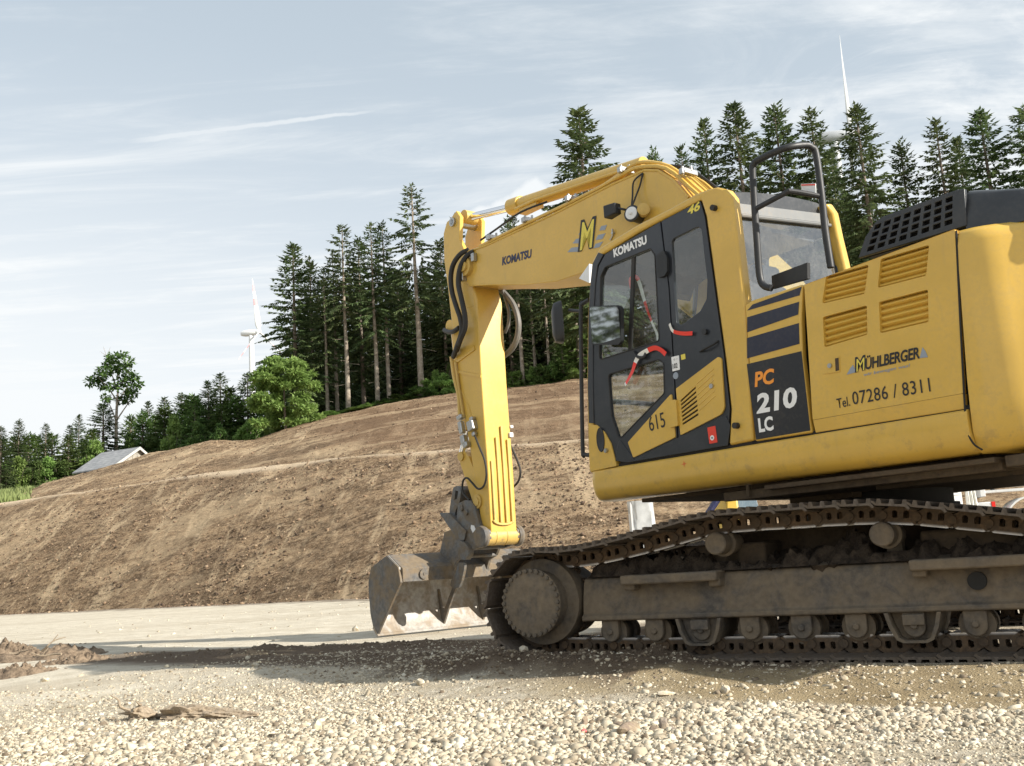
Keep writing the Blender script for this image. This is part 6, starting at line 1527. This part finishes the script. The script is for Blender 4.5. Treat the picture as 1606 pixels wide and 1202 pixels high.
def truck():
    p = at_depth(1477, 786, DT); q = at_depth(1604, 775, DT); base = Vector((p.x-.15, DT, 0)); yaw = radians(-14)
    root = empty('flatbed_truck', base, yaw); tag(root, 'white flatbed truck with red tail lamp, glimpsed behind the excavator tracks', 'truck')
    zl = p.z
    mb = MB(); mb.box((2.6, .55, zl-.32), (5.4, .9, .22)); mb.box((.12, 1.0, zl-.18), (.10, 2.0, .34)); mb.build('chassis', M['dark_metal'], root, bevel=.01)
    zt = at_depth(1570, 757, DT).z
    mb = MB(); mb.box((2.9, 1.0, zt+.03), (4.6, 2.1, .05)); mb.box((2.9, .0, zt-.03), (4.6, .05, .03)); mb.box((2.9, -.02, zt-.115), (4.6, .05, .035)); mb.box((.62, .4, zt-.02), (.06, .9, .3)); bd = mb.build('flatbed', M['truck_white'], root, bevel=.006)
    mb = MB()
    for x in (.75, 1.4, 2.1, 2.8, 3.5, 4.2): mb.box((x, .03, zt-.075), (.04, .05, .06))
    mb.build('side_rail', M['dark_metal'], bd)
    mb = MB(); mb.box((5.9, 1.0, 1.75), (1.5, 2.1, 2.1)); mb.hexa([(6.65, -.05, .75), (6.95, -.05, .75), (6.9, -.05, 1.6), (6.65, -.05, 2.75)], [(6.65, 2.05, .75), (6.95, 2.05, .75), (6.9, 2.05, 1.6), (6.65, 2.05, 2.75)]); mb.build('truck_cab', M['truck_white'], root, bevel=.05)
    for x in (1.05, 5.8):
        for y in (.12, 1.9):
            mb = MB(); wheel(mb, Vector((x, y, .48)), Vector((0, 1, 0)), .48, .28); wh = mb.build('wheel', M['tyre'], root)
            mb = MB(); mb.cyl((x, y-.15, .48), (x, y+.15, .48), .22, n=24); mb.build('rim', M['steel'], wh)
    c = at_depth(1597, 812, DT); mb = MB(); xx = 1.12
    rows = [[(xx + cos(a)*.30*k2, yy, zl-.30 + sin(a)*.28*k2) for yy in (-.22, .3)] for k2, a in [(1, b2) for b2 in np.linspace(0.0, pi, 15)] + [(.93, b2) for b2 in np.linspace(pi, 0.0, 15)]]
    mb.loft([[r_[0] for r_ in rows], [r_[1] for r_ in rows]]); mb.build('mudguard', M['truck_white'], root)
    mb = MB(); mb.box((.0, -.03, zl), (.085, .07, .11)); mb.build('tail_lamp', M['tail_red'], root, bevel=.012)
    mb = MB(); mb.box((.60, -.10, zl-.10), (.17, .05, .085)); tl = mb.build('tail_lamp', M['white_plate'], root, bevel=.01)
    mb = MB(); mb.box((.71, -.10, zl-.10), (.04, .06, .085)); mb.build('red_lens', M['tail_red'], tl)
    return root
truck()
# white box and sheet hanging by the truck
a0, a1 = at_depth(1484, 764, DT-.5), at_depth(1511, 795, DT-.5); zb = .0
mb = MB(); wd = a1.x-a0.x; mb.box((wd/2, .2, a0.z/2), (wd, .4, a0.z)); mb.box((wd/2, -.004, a0.z-.10), (wd-.02, .01, .004))
bx = mb.build('cabinet', M['white_plate'], bevel=.008); bx.location = (a0.x, DT-.5, 0); tag(bx, 'light grey metal cabinet standing beside the truck tail lamp', 'cabinet')
mb = MB(); mb.box((wd*.62, -.006, a0.z-.05), (wd*.4, .012, .035)); mb.build('name_plate', M['dark_metal'], bx)
t0, t1 = at_depth(1511, 758, DT-.45), at_depth(1536, 796, DT-.45); mb = MB(); rows = []
for j in range(12):
    v = j/11; row = []
    for i in range(28):
        u = i/27; x = (t1.x-t0.x)*(u*(.75+.35*v) + .02); row.append((x, .035*sin(u*19+v*2.5)*(.3+v) - .015*v, -(t0.z-.55)*v))
    rows.append(row)
mb.loft(rows, cap=False, closed=False); tp_ = mb.build('tarpaulin', M['tarp'], ang=60); so = tp_.modifiers.new('thick', 'SOLIDIFY'); so.thickness = .006; tp_.location = (t0.x, DT-.45, t0.z); tag(tp_, 'creased white tarpaulin hanging between the grey cabinet and truck bed', 'tarpaulin')
# plastic-wrapped stack standing beyond the track
w0, w1 = at_depth(987, 786, 11.2), at_depth(1027, 788, 11.2); wd = (w1.x-w0.x); hgt = w0.z
mb = MB(); rows = []
for j in range(40):
    z = hgt*j/39; row = []
    for k in range(48):
        a = 2*pi*k/48; rx = abs(cos(a))**.45*(1 if cos(a) > 0 else -1)*wd/2; ry = abs(sin(a))**.45*(1 if sin(a) > 0 else -1)*wd/2
        n_ = .018*noise.fractal(Vector((a*1.3, z*1.6, 2)), 1, 2, 3) + .010*abs(noise.noise(Vector((a*6, z*3, 5)))); kk = 1 + n_/wd*2.4 - .10*sin(pi*min(1, (hgt-z)/.35)) * (0.6)
        row.append((rx*kk, ry*kk, z))
    rows.append(row)
mb.loft(rows); M['wrap'] = paint('cloudy_wrap', (.60, .62, .63), .18, .25, .15, (.35, .34, .32), scale=6)
o = mb.build('wrapped_stack', M['wrap'], ang=40); o.location = ((w0.x+w1.x)/2, 11.4, 0); tag(o, 'grey-white plastic-wrapped stack beyond the track below the cab front', 'wrapped stack')
mb = MB()
for s_ in (-.42, .42): mb.box((wd*s_, 0, hgt*.5), (.02, wd*.9, hgt*.98))
mb.build('corner_post', M['white_plate'], o)
# little blue and yellow machine farther back
def roller():
    D_ = 15.0; p = at_depth(1118, 800, D_); z1 = at_depth(1150, 779, D_).z; root = empty('compact_roller', (p.x, D_, 0), 0.0); tag(root, 'small yellow machine with dark blue frame and dusty window beyond the track', 'construction machine')
    k = D_/FPX
    mb = MB(); mb.tube([(-12*k, 0, .35), (-10*k, 0, z1-.25), (16*k, 0, z1+.06), (30*k, 0, z1+.10)], .055, 10); mb.build('safety_frame', M['veh_blue'], root)
    mb = MB(); mb.hexa([(12*k, 0, .4), (44*k, 0, .4), (40*k, 0, z1+.05), (22*k, 0, z1)], [(12*k, 1.2, .4), (44*k, 1.2, .4), (40*k, 1.2, z1+.05), (22*k, 1.2, z1)]); mb.box((70*k, .6, .75), (66*k, 1.1, .45)); mb.build('body', M['veh_yellow'], root, bevel=.03)
    mb = MB(); mb.hexa([(40*k, .03, z1-.28), (73*k, .03, z1-.24), (69*k, .03, z1+.02), (38*k, .03, z1+.05)], [(40*k, 1.1, z1-.28), (73*k, 1.1, z1-.24), (69*k, 1.1, z1+.02), (38*k, 1.1, z1+.05)]); mb.build('window', M['veh_glass'], root, bevel=.01)
    for x in (4*k, 88*k):
        mb = MB(); wheel(mb, Vector((x, .6, .40)), Vector((0, 1, 0)), .40, 1.0); mb.build('drum', M['steel'], root)
roller()

# red and white barrier tape on the cab door
def tape(pts, w_, label, l, n=6):
    P = [Vector(U(p[0], p[1], p[2] if len(p) > 2 else l)) for p in pts]; P = smooth_path(P, n); segs = []; acc = 0
    root = empty('barrier_tape', CX, RZU); tag(root, label, 'barrier tape', 'lengths of red and white barrier tape'); dist = [0]
    for a, b_ in zip(P, P[1:]): dist.append(dist[-1] + (b_-a).length)
    band = .17; i = 0; cur = MB(); k = 0
    def side_of(j):
        d = (P[min(j+1, len(P)-1)] - P[max(j-1, 0)]).normalized(); s = d.cross(Vector((0, 1, 0))).normalized(); tw = .35*sin(dist[j]*9); return (s*cos(tw) + Vector((0, 1, 0))*sin(tw))*w_/2
    for j in range(len(P)-1):
        kk = int(dist[j]/band)
        if kk != k:
            cur.build('red_band' if k % 2 == 0 else 'white_band', M['tape_red'] if k % 2 == 0 else M['tape_white'], root); cur = MB(); k = kk
        a, b_ = P[j], P[j+1]; sa_, sb_ = side_of(j), side_of(j+1); cur.poly([a-sa_, a+sa_, b_+sb_, b_-sb_])
    cur.build('red_band' if k % 2 == 0 else 'white_band', M['tape_red'] if k % 2 == 0 else M['tape_white'], root)
tape([(990, 452), (988, 438), (997, 434), (1003, 445), (1009, 466), (1015, 486), (1023, 507), (1030, 523), (1032, 535), (1033, 552)], .027, 'red and white tape hanging down inside the upper door window', 1.30)
tape([(1044, 556), (1036, 549), (1026, 546), (1012, 552), (1003, 558), (997, 567), (992, 582), (986, 594), (980, 604)], .034, 'red and white tape draped over the door handle and lower window', 1.372)
tape([(1086, 523), (1074, 523.5), (1062, 522), (1054, 518), (1050, 508)], .028, 'short red and white tape end sticking out of the door hinge gap', 1.365)
